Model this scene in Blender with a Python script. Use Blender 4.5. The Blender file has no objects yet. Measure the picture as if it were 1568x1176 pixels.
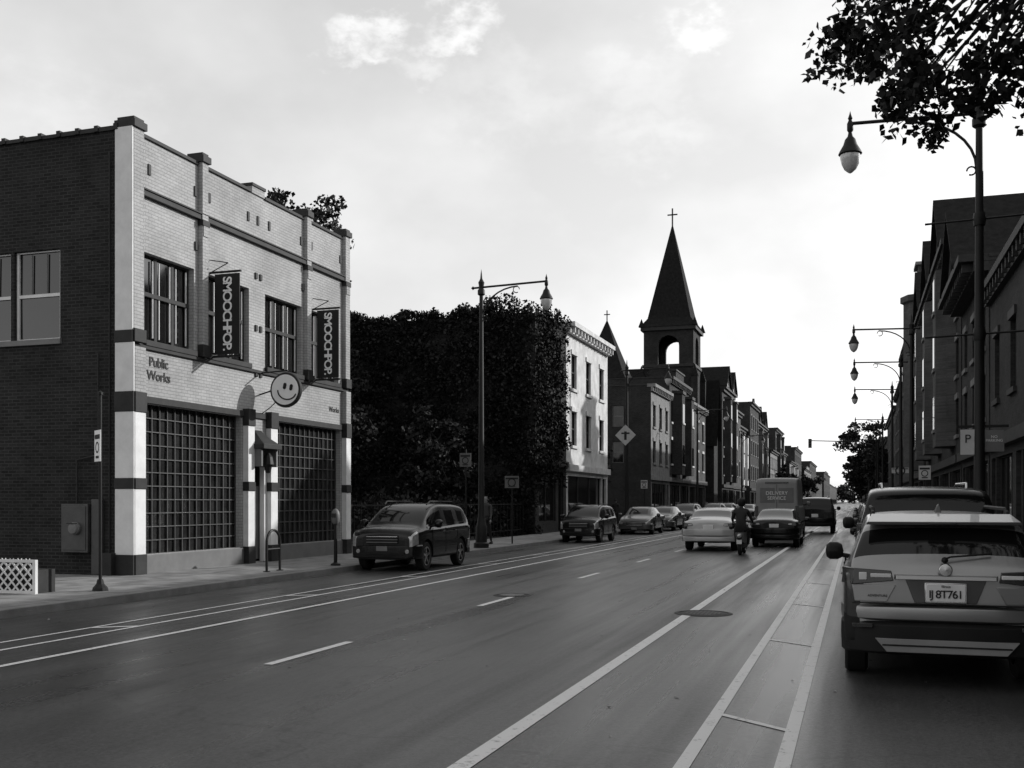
import bpy, bmesh, math, random
import numpy as np
from mathutils import Vector, Matrix
random.seed(7); rng=np.random.default_rng(7)
R=math.radians
scene=bpy.context.scene
col=scene.collection
# ------------------------------------------------------------------ materials
def nmat(name):
    m=bpy.data.materials.new(name); m.use_nodes=True
    nt=m.node_tree; b=nt.nodes['Principled BSDF']
    return m,nt,b
def g(v): return (v,v,v,1)
def N(nt,t,**k):
    n=nt.nodes.new(t)
    for a,b in k.items(): setattr(n,a,b)
    return n
def mat(name,v,rough=.7,metal=0,var=.25,scale=3,bump=0,bscale=40,spec=.5,coat=0,stretch=(1,1,1)):
    m,nt,b=nmat(name)
    b.inputs['Roughness'].default_value=rough; b.inputs['Metallic'].default_value=metal
    b.inputs['Specular IOR Level'].default_value=spec; b.inputs['Coat Weight'].default_value=coat
    if var==0: b.inputs['Base Color'].default_value=g(v); return m
    tc=N(nt,'ShaderNodeTexCoord'); mp=N(nt,'ShaderNodeMapping'); mp.inputs['Scale'].default_value=stretch
    nt.links.new(tc.outputs['Object'],mp.inputs[0])
    n=N(nt,'ShaderNodeTexNoise'); n.inputs['Scale'].default_value=scale; n.inputs['Detail'].default_value=4; n.inputs['Roughness'].default_value=.65
    nt.links.new(mp.outputs[0],n.inputs['Vector'])
    r=N(nt,'ShaderNodeValToRGB'); r.color_ramp.elements[0].position=.3; r.color_ramp.elements[1].position=.7
    r.color_ramp.elements[0].color=g(max(0,v*(1-var))); r.color_ramp.elements[1].color=g(v*(1+var))
    nt.links.new(n.outputs['Fac'],r.inputs[0]); nt.links.new(r.outputs[0],b.inputs['Base Color'])
    if bump:
        n2=N(nt,'ShaderNodeTexNoise'); n2.inputs['Scale'].default_value=bscale; n2.inputs['Detail'].default_value=3
        nt.links.new(tc.outputs['Object'],n2.inputs['Vector'])
        bp=N(nt,'ShaderNodeBump'); bp.inputs['Strength'].default_value=bump; bp.inputs['Distance'].default_value=.02
        nt.links.new(n2.outputs['Fac'],bp.inputs['Height']); nt.links.new(bp.outputs[0],b.inputs['Normal'])
    return m
def brick(name,c1,c2,mo,scale=1.0,bump=.5,rough=.85,stain=.35):
    m,nt,b=nmat(name); b.inputs['Roughness'].default_value=rough; b.inputs['Specular IOR Level'].default_value=.2
    tc=N(nt,'ShaderNodeTexCoord'); sx=N(nt,'ShaderNodeSeparateXYZ'); nt.links.new(tc.outputs['Object'],sx.inputs[0])
    ad=N(nt,'ShaderNodeMath',operation='ADD'); nt.links.new(sx.outputs[0],ad.inputs[0]); nt.links.new(sx.outputs[1],ad.inputs[1])
    cx=N(nt,'ShaderNodeCombineXYZ'); nt.links.new(ad.outputs[0],cx.inputs[0]); nt.links.new(sx.outputs[2],cx.inputs[1])
    br=N(nt,'ShaderNodeTexBrick'); nt.links.new(cx.outputs[0],br.inputs['Vector'])
    br.inputs['Scale'].default_value=1/scale; br.inputs['Brick Width'].default_value=.215; br.inputs['Row Height'].default_value=.075
    br.inputs['Mortar Size'].default_value=.010; br.inputs['Mortar Smooth'].default_value=.2
    br.inputs['Color1'].default_value=g(c1); br.inputs['Color2'].default_value=g(c2); br.inputs['Mortar'].default_value=g(mo)
    n=N(nt,'ShaderNodeTexNoise'); n.inputs['Scale'].default_value=.7; n.inputs['Detail'].default_value=6; n.inputs['Roughness'].default_value=.7
    nt.links.new(tc.outputs['Object'],n.inputs['Vector'])
    mr=N(nt,'ShaderNodeMapRange'); mr.inputs[1].default_value=.3; mr.inputs[2].default_value=.7; mr.inputs[3].default_value=1-stain; mr.inputs[4].default_value=1+stain*.5
    nt.links.new(n.outputs['Fac'],mr.inputs[0])
    mx=N(nt,'ShaderNodeVectorMath',operation='SCALE'); nt.links.new(br.outputs['Color'],mx.inputs[0]); nt.links.new(mr.outputs[0],mx.inputs['Scale'])
    nt.links.new(mx.outputs[0],b.inputs['Base Color'])
    bp=N(nt,'ShaderNodeBump'); bp.inputs['Strength'].default_value=bump; bp.inputs['Distance'].default_value=.01; bp.invert=True
    nt.links.new(br.outputs['Fac'],bp.inputs['Height']); nt.links.new(bp.outputs[0],b.inputs['Normal'])
    return m
def asphalt():
    m,nt,b=nmat('asphalt')
    tc=N(nt,'ShaderNodeTexCoord')
    def noise(sc,det,vec=None,ro=.6):
        n=N(nt,'ShaderNodeTexNoise'); n.inputs['Scale'].default_value=sc; n.inputs['Detail'].default_value=det; n.inputs['Roughness'].default_value=ro
        nt.links.new(vec or tc.outputs['Object'],n.inputs['Vector']); return n
    mp=N(nt,'ShaderNodeMapping'); mp.inputs['Scale'].default_value=(1,.035,1); nt.links.new(tc.outputs['Object'],mp.inputs[0])
    streak=noise(1.1,4,mp.outputs[0]); blot=noise(.35,5); fine=noise(30,4,None,.9); mid=noise(9,4)
    a=N(nt,'ShaderNodeMath',operation='ADD'); nt.links.new(streak.outputs['Fac'],a.inputs[0]); nt.links.new(blot.outputs['Fac'],a.inputs[1])
    a2=N(nt,'ShaderNodeMath',operation='MULTIPLY_ADD'); a2.inputs[1].default_value=2.6; nt.links.new(fine.outputs['Fac'],a2.inputs[0]); nt.links.new(a.outputs[0],a2.inputs[2])
    mr=N(nt,'ShaderNodeMapRange'); mr.inputs[1].default_value=1.8; mr.inputs[2].default_value=2.9; mr.inputs[3].default_value=.006; mr.inputs[4].default_value=.11
    nt.links.new(a2.outputs[0],mr.inputs[0])
    nd=noise(.8,4); vs=N(nt,'ShaderNodeVectorMath',operation='SCALE'); vs.inputs['Scale'].default_value=1.6
    nt.links.new(nd.outputs['Color'],vs.inputs[0]); va=N(nt,'ShaderNodeVectorMath',operation='ADD'); nt.links.new(vs.outputs[0],va.inputs[0]); nt.links.new(tc.outputs['Object'],va.inputs[1])
    vo=N(nt,'ShaderNodeTexVoronoi',feature='DISTANCE_TO_EDGE'); vo.inputs['Scale'].default_value=.22; nt.links.new(va.outputs[0],vo.inputs['Vector'])
    mc=N(nt,'ShaderNodeMapRange'); mc.inputs[1].default_value=.0; mc.inputs[2].default_value=.006; mc.inputs[3].default_value=.4; mc.inputs[4].default_value=1
    nt.links.new(vo.outputs['Distance'],mc.inputs[0])
    mu=N(nt,'ShaderNodeMath',operation='MULTIPLY'); nt.links.new(mr.outputs[0],mu.inputs[0]); nt.links.new(mc.outputs[0],mu.inputs[1])
    nt.links.new(mu.outputs[0],b.inputs['Base Color'])
    rr=N(nt,'ShaderNodeMapRange'); rr.inputs[1].default_value=.38; rr.inputs[2].default_value=.62; rr.inputs[3].default_value=.52; rr.inputs[4].default_value=.25
    nt.links.new(streak.outputs['Fac'],rr.inputs[0]); nt.links.new(rr.outputs[0],b.inputs['Roughness'])
    b.inputs['Specular IOR Level'].default_value=.6
    bp=N(nt,'ShaderNodeBump'); bp.inputs['Strength'].default_value=.45; bp.inputs['Distance'].default_value=.006
    ah=N(nt,'ShaderNodeMath',operation='ADD'); nt.links.new(fine.outputs['Fac'],ah.inputs[0]); nt.links.new(mid.outputs['Fac'],ah.inputs[1])
    nt.links.new(ah.outputs[0],bp.inputs['Height']); nt.links.new(bp.outputs[0],b.inputs['Normal'])
    return m
def paintmark():
    m,nt,b=nmat('road_paint'); b.inputs['Roughness'].default_value=.6
    tc=N(nt,'ShaderNodeTexCoord'); n=N(nt,'ShaderNodeTexNoise'); n.inputs['Scale'].default_value=9; n.inputs['Detail'].default_value=8; n.inputs['Roughness'].default_value=.8
    nt.links.new(tc.outputs['Object'],n.inputs['Vector'])
    r=N(nt,'ShaderNodeValToRGB'); e=r.color_ramp.elements; e[0].position=.33; e[0].color=g(.12); e[1].position=.44; e[1].color=g(.72)
    nt.links.new(n.outputs['Fac'],r.inputs[0]); nt.links.new(r.outputs[0],b.inputs['Base Color']); return m
def slabs():
    m,nt,b=nmat('sidewalk_concrete'); b.inputs['Roughness'].default_value=.85
    tc=N(nt,'ShaderNodeTexCoord'); br=N(nt,'ShaderNodeTexBrick',offset=0); nt.links.new(tc.outputs['Object'],br.inputs['Vector'])
    br.inputs['Scale'].default_value=1; br.inputs['Brick Width'].default_value=1.5; br.inputs['Row Height'].default_value=1.5; br.inputs['Mortar Size'].default_value=.012
    br.inputs['Color1'].default_value=g(.22); br.inputs['Color2'].default_value=g(.17); br.inputs['Mortar'].default_value=g(.04)
    n=N(nt,'ShaderNodeTexNoise'); n.inputs['Scale'].default_value=2.5; n.inputs['Detail'].default_value=8; nt.links.new(tc.outputs['Object'],n.inputs['Vector'])
    mr=N(nt,'ShaderNodeMapRange'); mr.inputs[1].default_value=.3; mr.inputs[2].default_value=.7; mr.inputs[3].default_value=.6; mr.inputs[4].default_value=1.25
    nt.links.new(n.outputs['Fac'],mr.inputs[0]); mx=N(nt,'ShaderNodeVectorMath',operation='SCALE')
    nt.links.new(br.outputs['Color'],mx.inputs[0]); nt.links.new(mr.outputs[0],mx.inputs['Scale']); nt.links.new(mx.outputs[0],b.inputs['Base Color']); return m
M={}
M['asph']=asphalt(); M['mark']=paintmark(); M['slab']=slabs()
M['ground']=mat('ground_soil',.04,.9,bump=.5,bscale=8)
M['kerb']=mat('kerb_stone',.16,.8,bump=.3)
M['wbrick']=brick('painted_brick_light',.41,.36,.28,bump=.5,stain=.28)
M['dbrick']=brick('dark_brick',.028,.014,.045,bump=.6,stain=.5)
M['dbrick2']=brick('brown_brick',.042,.024,.034,stain=.45)
M['mbrick']=brick('mid_brick',.09,.06,.075,stain=.4)
M['lstone']=mat('pale_stone',.50,.8,var=.25,scale=1.5,bump=.3)
M['mstone']=mat('grey_stone',.16,.85,var=.3,scale=1.5,bump=.3)
M['dtrim']=mat('dark_trim',.026,.65,var=.3,spec=.25)
M['dmetal']=mat('dark_metal',.010,.5,var=.3,spec=.25)
M['wpaint']=mat('white_paint',.66,.5,var=.1)
M['face']=mat('white_enamel',.88,.3,var=.02)
M['gpaint']=mat('grey_paint',.12,.6,var=.15)
M['gframe']=mat('garage_frame',.05,.5,var=.3)
M['roof']=mat('roof_tar',.04,.9)
M['slate']=mat('slate_roof',.014,.9,var=.4,scale=4,spec=.1)
M['glass']=mat('window_glass',.010,.05,var=.3,scale=.8,spec=.8)
M['gblock']=mat('garage_glass',.018,.2,var=.7,scale=1.8,spec=.45,bump=.12,bscale=6)
M['carglass']=mat('car_glass',.006,.04,var=0,spec=.4)
M['tyre']=mat('tyre_rubber',.010,.85,spec=.3)
M['rim']=mat('alloy_rim',.4,.3,metal=.9,var=.05)
M['black']=mat('black_plastic',.008,.6,spec=.25)
M['silver']=mat('silver_paint',.30,.33,metal=.8,var=.03,coat=.4)
M['white_car']=mat('pearl_car_paint',.40,.3,metal=.2,var=.03,coat=.5)
M['black_car']=mat('black_car_paint',.005,.25,metal=.0,var=.05,coat=.25,spec=.25)
M['grey_car']=mat('grey_car_paint',.05,.3,metal=.4,var=.05,coat=.5)
M['van_paint']=mat('grey_van_paint',.20,.45,var=.1)
M['tail']=mat('tail_lamp_lens',.015,.25,var=.3,scale=12,coat=.2)
M['stripe']=mat('lamp_reflector',.6,.3,var=.1)
M['head']=mat('head_lamp_lens',.35,.12,var=.3,scale=20,coat=.8,metal=.4)
M['chrome']=mat('chrome',.5,.18,metal=1,var=0)
M['lampglass']=mat('lamp_glass',.5,.15,var=.1,coat=1)
M['leafA']=mat('leaf_dark',.014,.8,var=.4,scale=1,spec=.2); M['leafB']=mat('leaf_light',.03,.7,var=.4,scale=1,spec=.3)
M['ivyA']=mat('ivy_dark',.008,.85,var=.4,scale=1,spec=.15); M['ivyB']=mat('ivy_light',.022,.75,var=.4,scale=1,spec=.25)
M['bark']=mat('bark',.03,.9,bump=.8,bscale=15)
M['banner']=mat('banner_cloth',.010,.8); M['ink']=mat('black_ink',.01,.7)
M['cloth']=mat('dark_cloth',.014,.85); M['jacket']=mat('jacket_cloth',.05,.85); M['skin']=mat('skin',.25,.6); M['sign']=mat('sign_face',.45,.5,var=.1,scale=6)
# ------------------------------------------------------------------ mesh builder
class MB:
    def __init__(s): s.v=[];s.f=[];s.m=[];s.mats=[]
    def mi(s,k):
        if k not in s.mats: s.mats.append(k)
        return s.mats.index(k)
    def face(s,pts,k):
        b=len(s.v); s.v+= [tuple(p) for p in pts]; s.f.append(tuple(range(b,b+len(pts)))); s.m.append(s.mi(k))
    def hexa(s,p,k):
        b=len(s.v); s.v+=[tuple(q) for q in p]; i=s.mi(k)
        for f in ((0,1,2,3),(4,7,6,5),(0,4,5,1),(1,5,6,2),(2,6,7,3),(3,7,4,0)):
            s.f.append(tuple(b+j for j in f)); s.m.append(i)
    def fb(s,F,u0,u1,z0,z1,d0,d1,k):
        s.hexa([F(u0,z0,d0),F(u1,z0,d0),F(u1,z1,d0),F(u0,z1,d0),F(u0,z0,d1),F(u1,z0,d1),F(u1,z1,d1),F(u0,z1,d1)],k)
    def box(s,x0,x1,y0,y1,z0,z1,k):
        s.hexa([(x0,y0,z0),(x1,y0,z0),(x1,y1,z0),(x0,y1,z0),(x0,y0,z1),(x1,y0,z1),(x1,y1,z1),(x0,y1,z1)],k)
    def cone(s,p0,p1,r0,r1,k,n=8):
        p0=Vector(p0);p1=Vector(p1);d=(p1-p0)
        if d.length<1e-6:return
        d.normalize(); a=d.orthogonal().normalized(); b=d.cross(a); B=len(s.v); i=s.mi(k)
        for p,r in((p0,r0),(p1,r1)):
            for j in range(n):
                t=2*math.pi*j/n; s.v.append(tuple(p+a*r*math.cos(t)+b*r*math.sin(t)))
        for j in range(n):
            q=(j+1)%n; s.f.append((B+j,B+q,B+n+q,B+n+j)); s.m.append(i)
        s.f.append(tuple(B+j for j in range(n))[::-1]); s.m.append(i); s.f.append(tuple(B+n+j for j in range(n))); s.m.append(i)
    def tube(s,pts,r,k,n=8):
        for i in range(len(pts)-1):
            ra=r[i] if isinstance(r,(list,tuple)) else r; rb=r[i+1] if isinstance(r,(list,tuple)) else r
            s.cone(pts[i],pts[i+1],ra,rb,k,n)
    def lathe(s,c,prof,k,n=16,axis='z'):
        B=len(s.v); i=s.mi(k)
        for (r,h) in prof:
            for j in range(n):
                t=2*math.pi*j/n; a=r*math.cos(t); b=r*math.sin(t)
                if axis=='z': s.v.append((c[0]+a,c[1]+b,c[2]+h))
                elif axis=='x': s.v.append((c[0]+h,c[1]+a,c[2]+b))
                else: s.v.append((c[0]+a,c[1]+h,c[2]+b))
        for q in range(len(prof)-1):
            for j in range(n):
                w=(j+1)%n; s.f.append((B+q*n+j,B+q*n+w,B+(q+1)*n+w,B+(q+1)*n+j)); s.m.append(i)
    def obj(s,name,parent=None,smooth=False,bevel=0,loc=None):
        me=bpy.data.meshes.new(name); me.from_pydata(s.v,[],s.f)
        for k in s.mats: me.materials.append(M[k])
        me.polygons.foreach_set('material_index',s.m)
        bm=bmesh.new(); bm.from_mesh(me)
        bmesh.ops.recalc_face_normals(bm,faces=bm.faces); bm.to_mesh(me); bm.free()
        if smooth:
            me.polygons.foreach_set('use_smooth',[True]*len(me.polygons))
            try: me.set_sharp_from_angle(angle=R(38))
            except Exception: pass
        o=bpy.data.objects.new(name,me); col.objects.link(o)
        if parent: o.parent=parent
        if loc: o.location=loc
        if bevel:
            bv=o.modifiers.new('bevel','BEVEL'); bv.width=bevel; bv.segments=2; bv.limit_method='ANGLE'
        return o
def empty(name,loc=(0,0,0),rz=0):
    e=bpy.data.objects.new(name,None); col.objects.link(e); e.location=loc; e.rotation_euler=(0,0,rz); e.empty_display_size=.3; return e
def FX(x0,y0,sg): return lambda u,z,d:(x0+sg*d,y0+u,z)
def FY(x0,y0): return lambda u,z,d:(x0+u,y0-d,z)
def facade(mb,F,W,z0,z1,ops,kw,kg='glass',kf='dtrim',dep=.16):
    us=sorted({0,W}|{o[0] for o in ops}|{o[1] for o in ops}); zs=sorted({z0,z1}|{o[2] for o in ops}|{o[3] for o in ops})
    for i in range(len(us)-1):
        for j in range(len(zs)-1):
            cu=(us[i]+us[i+1])/2; cz=(zs[j]+zs[j+1])/2
            if any(o[0]<cu<o[1] and o[2]<cz<o[3] for o in ops): continue
            mb.face([F(us[i],zs[j],0),F(us[i+1],zs[j],0),F(us[i+1],zs[j+1],0),F(us[i],zs[j+1],0)],kw)
    for o in ops:
        a,b,c,d=o[:4]; nx,nz=o[4],o[5]; gk=o[6] if len(o)>6 else kg; fk=o[7] if len(o)>7 else kf; mw=o[8] if len(o)>8 else .06
        for (p,q) in (((a,c),(b,c)),((b,c),(b,d)),((b,d),(a,d)),((a,d),(a,c))):
            mb.face([F(p[0],p[1],0),F(q[0],q[1],0),F(q[0],q[1],-dep),F(p[0],p[1],-dep)],kw)
        for i in range(nx):
            for j in range(nz):
                ua=a+(b-a)*i/nx; ub=a+(b-a)*(i+1)/nx; za=c+(d-c)*j/nz; zb=c+(d-c)*(j+1)/nz
                t=random.uniform(-.006,.006); t2=random.uniform(-.006,.006)
                mb.face([F(ua,za,-dep+t),F(ub,za,-dep+t2),F(ub,zb,-dep-t),F(ua,zb,-dep-t2)],gk)
        e=.003
        for i in range(nx+1):
            u=a+(b-a)*i/nx; ua=max(a+e,u-mw/2); ub=min(b-e,u+mw/2)
            if i==0: ub=a+mw
            if i==nx: ua=b-mw
            mb.fb(F,ua,ub,c+e,d-e,-dep+.01,-dep+.05,fk)
        for j in range(nz+1):
            z=c+(d-c)*j/nz; za=max(c+2*e,z-mw/2); zb=min(d-2*e,z+mw/2)
            mb.fb(F,a+2*e,b-2*e,za,zb,-dep+.012,-dep+.045,fk)
def text(s,loc,rot,size,k,name,parent,ext=.004,align='CENTER',spacing=1,offset=0):
    c=bpy.data.curves.new(name,'FONT'); c.body=s; c.size=size; c.extrude=ext; c.align_x=align; c.align_y='CENTER'; c.space_character=spacing; c.offset=offset
    c.materials.append(M[k]); o=bpy.data.objects.new(name,c); col.objects.link(o); o.location=loc; o.rotation_euler=rot; o.parent=parent; return o
# ------------------------------------------------------------------ ground, road, pavements
mb=MB(); mb.face([(-3000,-500,0),(3000,-500,0),(3000,4000,0),(-3000,4000,0)],'ground'); mb.obj('ground')
mb=MB(); mb.face([(-11.7,-30,.006),(1.9,-30,.006),(1.9,1500,.006),(-11.7,1500,.006)],'asph'); mb.obj('road')
KL=-11.7; KR=1.9
mb=MB(); mb.box(-14.75,KL-.15,-30,900,-.05,.13,'slab'); mb.box(KL-.15,KL,-30,900,-.05,.135,'kerb')
mb.box(-31,-14.75,-30,18.5,-.05,.126,'slab'); mb.obj('left_pavement',bevel=.012)
mb=MB(); mb.box(KR+.15,4.2,-30,900,-.05,.13,'slab'); mb.box(KR,KR+.15,-30,900,-.05,.135,'kerb'); mb.obj('right_pavement',bevel=.012)
mb=MB(); zM=.011
def strip(x0,x1,y0,y1): mb.face([(x0,y0,zM),(x1,y0,zM),(x1,y1,zM),(x0,y1,zM)],'mark')
def line(x,w,y0,y1):
    y=y0
    while y<y1: strip(x-w/2,x+w/2,y,min(y+6,y1)); y+=6
line(-2.4,.14,-5,500); line(-1.06,.10,-5,400); line(-.45,.10,-5,36)
line(-8.35,.10,-5,500); line(-9.25,.07,-5,400); line(-9.75,.06,-5,300)
y=3.1
while y<200: strip(-5.86,-5.75,y,y+1.85); y+=6.4
y=3.6
while y<36:
    mb.face([(-1.01,y,zM),(-.50,y-.42,zM),(-.50,y-.33,zM),(-1.01,y+.09,zM)],'mark'); y+=4.75
y=1.5
while y<80:
    mb.face([(-9.72,y,zM),(-9.285,y+.3,zM),(-9.285,y+.42,zM),(-9.72,y+.12,zM)],'mark'); y+=5
mb.obj('lane_markings')
mb=MB()
for i in range(240):
    x=random.choice([random.uniform(-11.6,-10.6),random.uniform(-7,1.5),random.uniform(-11,1.5)]); y=random.uniform(6,45); s=random.uniform(.010,.028); a=random.uniform(0,3.14); c_,s_=math.cos(a)*s,math.sin(a)*s
    mb.face([(x+c_,y+s_,.012),(x-s_,y+c_,.018),(x-c_,y-s_,.012),(x+s_,y-c_,.014)],random.choice(['gpaint','mstone','lstone','leafB']))
mb.obj('fallen_leaves')
def manhole(x,y,r,name):
    mb=MB(); mb.lathe((x,y,.012),[(0,.004),(r*.82,.004),(r*.84,-.002),(r*.88,-.002),(r*.9,.006),(r,.006),(r+.02,-.004)],'dtrim',28)
    for i in range(-5,6):
        for j in range(-5,6):
            if i*i+j*j<22: mb.box(x+i*r*.14-.022,x+i*r*.14+.022,y+j*r*.14-.022,y+j*r*.14+.022,.016,.022,'mstone')
    mb.obj(name)
manhole(-2.2,15.9,.42,'manhole_cover'); manhole(-5.9,17.9,.33,'manhole_cover')
# ------------------------------------------------------------------ corner building
def shell(mb,x0,x1,y0,y1,H,k,front='+x',side=True,roofz=None):
    rz=roofz if roofz else H-.6
    mb.face([(x0,y0,rz),(x1,y0,rz),(x1,y1,rz),(x0,y1,rz)],'roof')
    mb.face([(x0,y1,0),(x1,y1,0),(x1,y1,H),(x0,y1,H)],k)
    bx=x0 if front=='+x' else x1
    mb.face([(bx,y0,0),(bx,y1,0),(bx,y1,H),(bx,y0,H)],k)
    if side: mb.face([(x0,y0,0),(x1,y0,0),(x1,y0,H),(x0,y0,H)],k)
B=empty('corner_brick_building')
fx=-14.75; y0=18.61; F=FX(fx,y0,1)
mb=MB()
ops=[]
for a,b in((.49,2.31),(2.83,4.64),(5.4,7.3),(7.8,9.5)): ops.append((a,b,5.23,7.15,3,1,'glass','dtrim',.09))
ops+=[(.42,4.28,.54,3.85,14,11,'gblock','gframe',.022),(5.85,9.62,.54,3.85,14,11,'gblock','gframe',.022),(4.72,5.38,.14,2.75,1,1,'black','dtrim',.05)]
facade(mb,F,10,0.1,9.62,ops,'wbrick',dep=.2)
mb.obj('front_wall',B)
mb=MB()
for a,b in((.49,2.31),(2.83,4.64),(5.4,7.3),(7.8,9.5)):
    mb.fb(F,a+.05,b-.05,6.22,6.32,-.185,-.12,'dtrim')
    mb.fb(F,a-.02,b+.02,5.10,5.225,-.1,.09,'dtrim')
    for q in range(3):
        w=(b-a)/3; mb.fb(F,a+q*w+.10,a+q*w+.125,5.33,7.05,-.17,-.135,'wpaint'); mb.fb(F,a+(q+1)*w-.125,a+(q+1)*w-.10,5.33,7.05,-.17,-.135,'wpaint')
mb.fb(F,.0,10,5.02,5.10,0.002,.07,'dtrim')
mb.fb(F,.3,9.75,8.34,8.46,.002,.10,'dtrim'); mb.fb(F,.32,9.73,8.46,8.50,.004,.13,'dtrim')
mb.fb(F,.36,9.7,3.85,4.0,.002,.06,'dtrim')
mb.fb(F,.36,4.34,.12,.53,.002,.05,'gpaint'); mb.fb(F,5.8,9.68,.12,.53,.002,.05,'gpaint')
for u0,u1 in((0,.34),(2.46,2.70),(7.40,7.64),(9.72,10.0)):
    mb.fb(F,u0+.001,u1,5.25,9.70,.002,.13,'wbrick')
    mb.fb(F,u0-.04,u1+.05,9.70,9.86,-.35,.18,'dtrim'); mb.fb(F,u0,u1,9.86,9.93,-.30,.13,'dtrim')
    mb.fb(F,u0-.02,u1+.03,5.12,5.40,.003,.17,'dtrim')
    if u0>1:
        mb.fb(F,u0-.02,u1+.02,8.2,8.34,.004,.16,'dtrim'); mb.fb(F,u0+.02,u1-.02,7.95,8.2,.133,.15,'wbrick')
for a,b,z in((.36,2.42,9.62),(2.74,4.7,9.62),(5.35,7.36,9.60),(7.68,9.68,9.60)):
    mb.fb(F,a,b,z,z+.08,-.3,.05,'dtrim')
mb.fb(F,4.72,5.33,9.62,9.80,-.3,.04,'wbrick'); mb.fb(F,4.70,5.35,9.80,9.88,-.33,.07,'dtrim')
for u0,u1 in((0,.36),(4.36,4.66),(5.44,5.78),(9.70,10)):
    for z0_,z1_,k in((.12,.56,'dtrim'),(.56,1.97,'wpaint'),(1.97,2.2,'dtrim'),(2.2,3.62,'wpaint'),(3.62,4.05,'dtrim'),(4.05,5.02,'wbrick')):
        if k=='dtrim': mb.fb(F,u0-.012,u1+.012,z0_,z1_,.003,.185,k)
        elif u0 in(0,9.70) or z1_<4: mb.fb(F,u0+.001,u1,z0_,z1_,.003,.16,k)
for u in(.62,2.30,2.86,4.55,5.0,5.55,7.22,7.8,9.55):
    mb.fb(F,u,u+.09,8.86,9.10,.002,.03,'ink')
for u in(4.9,5.12): 
    for z in(7.45,4.92,6.1): mb.fb(F,u,u+.1,z,z+.16,.002,.04,'ink')
for u in (2.32,7.3): mb.fb(F,u,u+.09,7.6,7.8,.002,.04,'ink')
S=FY(-31,y0)
for z0_,z1_,k in((.12,.56,'dtrim'),(.56,1.97,'wpaint'),(1.97,2.2,'dtrim'),(2.2,3.62,'wpaint'),(3.62,4.05,'dtrim'),(4.05,5.10,'wpaint'),(5.10,5.36,'dtrim'),(5.36,9.7,'wpaint')):
    mb.fb(S,15.93-(.0 if k=='wpaint' else .012),16.249+.16 if z1_<5.11 else 16.249+.13,z0_,z1_,.012,.05 if k=='wpaint' else .065,k)
mb.obj('trim',B,bevel=.008)
mb=MB()
mb.fb(F,4.62,5.5,3.05,3.18,0.0,.45,'dtrim'); 
mb.hexa([F(4.66,3.18,0),F(5.46,3.18,0),F(5.46,3.18,.42),F(4.66,3.18,.42),F(4.9,3.55,0),F(5.22,3.55,0),F(5.22,3.4,.15),F(4.9,3.4,.15)],'dtrim')
mb.fb(F,4.66,4.74,2.6,3.05,0.0,.35,'gpaint'); mb.fb(F,5.38,5.46,2.6,3.05,0.0,.35,'gpaint')
mb.fb(F,4.80,5.32,.2,2.1,-.19,-.13,'gpaint'); mb.fb(F,5.30,5.42,.14,2.6,-.1,.04,'wpaint')
mb.lathe(F(5.06,2.65,.3),[(0,.32),(.05,.3),(.12,.2),(.16,.0),(.1,-.05),(.07,-.2),(0,-.22)],'dmetal',10)
mb.obj('entry_hood',B,bevel=.01)
mb=MB()
ops=[(13.2,14.45,5.27,7.24,1,2,'glass','wpaint',.07),(11.85,13.1,5.27,7.24,1,2,'glass','wpaint',.07),(7.8,9.0,5.27,7.24,1,2,'glass','wpaint',.07)]
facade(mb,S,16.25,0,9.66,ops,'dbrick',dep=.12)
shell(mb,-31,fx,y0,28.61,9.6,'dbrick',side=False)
for o in ops:
    mb.fb(S,o[0]-.05,o[1]+.05,o[2]-.12,o[2]-.005,.0,.06,'mstone')
    for q in (.33,.66): mb.fb(S,o[0]+(o[1]-o[0])*q-.012,o[0]+(o[1]-o[0])*q+.012,6.3,7.17,-.1,-.08,'gpaint')
x=0
while x<15.8:
    mb.fb(S,x+.01,x+.44,9.66,9.745+random.uniform(-.01,.012),-.3,.05,'dtrim'); mb.fb(S,x+.40,x+.50,9.664,9.79,-.31,.07,'dtrim'); x+=.5
mb.obj('side_wall',B)
mb=MB()
mb.fb(S,14.6,15.3,.6,1.65,.0,.14,'gframe'); mb.fb(S,14.65,15.25,.65,1.6,.14,.155,'gframe'); mb.lathe(S(15.0,1.12,.15),[(.13,0),(.14,-.06),(.11,-.12),(0,-.13)],'mstone',18,'y')
mb.fb(S,14.86,15.14,1.22,1.24,.27,.29,'ink')
mb.fb(S,15.35,15.62,.13,1.75,.0,.09,'gframe'); mb.tube([S(14.95,1.65,.06),S(14.95,2.6,.06),S(15.5,2.7,.06),S(15.5,4.9,.05)],.02,'dtrim',6)
mb.tube([S(15.8,.3,.05),S(15.8,9.2,.05)],.02,'dmetal',6)
mb.fb(S,15.65,15.95,.13,.6,.0,.2,'dtrim')
mb.obj('utility_meter',B,bevel=.01)
text('Public\nWorks',F(1.0,4.62,.012),(R(90),0,R(90)),.30,'ink','public_works_lettering',B,offset=.003,spacing=.95)
text('Works',F(9.2,4.42,.012),(R(90),0,R(90)),.22,'ink','small_lettering',B)
for uu,nm in((2.95,'a'),(7.95,'b')):
    y=y0+uu; mb=MB()
    mb.box(fx+.14,fx+.82,y-.015,y+.015,5.22,7.14,'banner')
    mb.tube([(fx,y,7.19),(fx+.86,y,7.19)],.028,'dmetal'); mb.tube([(fx,y,5.17),(fx+.86,y,5.17)],.028,'dmetal')
    mb.tube([(fx,y,7.19),(fx+.5,y,7.4),(fx+.0,y,7.5)],.012,'dmetal',6)
    mb.obj('projecting_banner_'+nm,B)
    text('SMOOCHPOP.',(fx+.48,y-.02,6.18),(R(90),R(90),0),.33,'face','banner_lettering_'+nm,B,spacing=.78,offset=.006)
y=y0+5.15; cx,cz=fx+.78,4.58; mb=MB()
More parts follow.
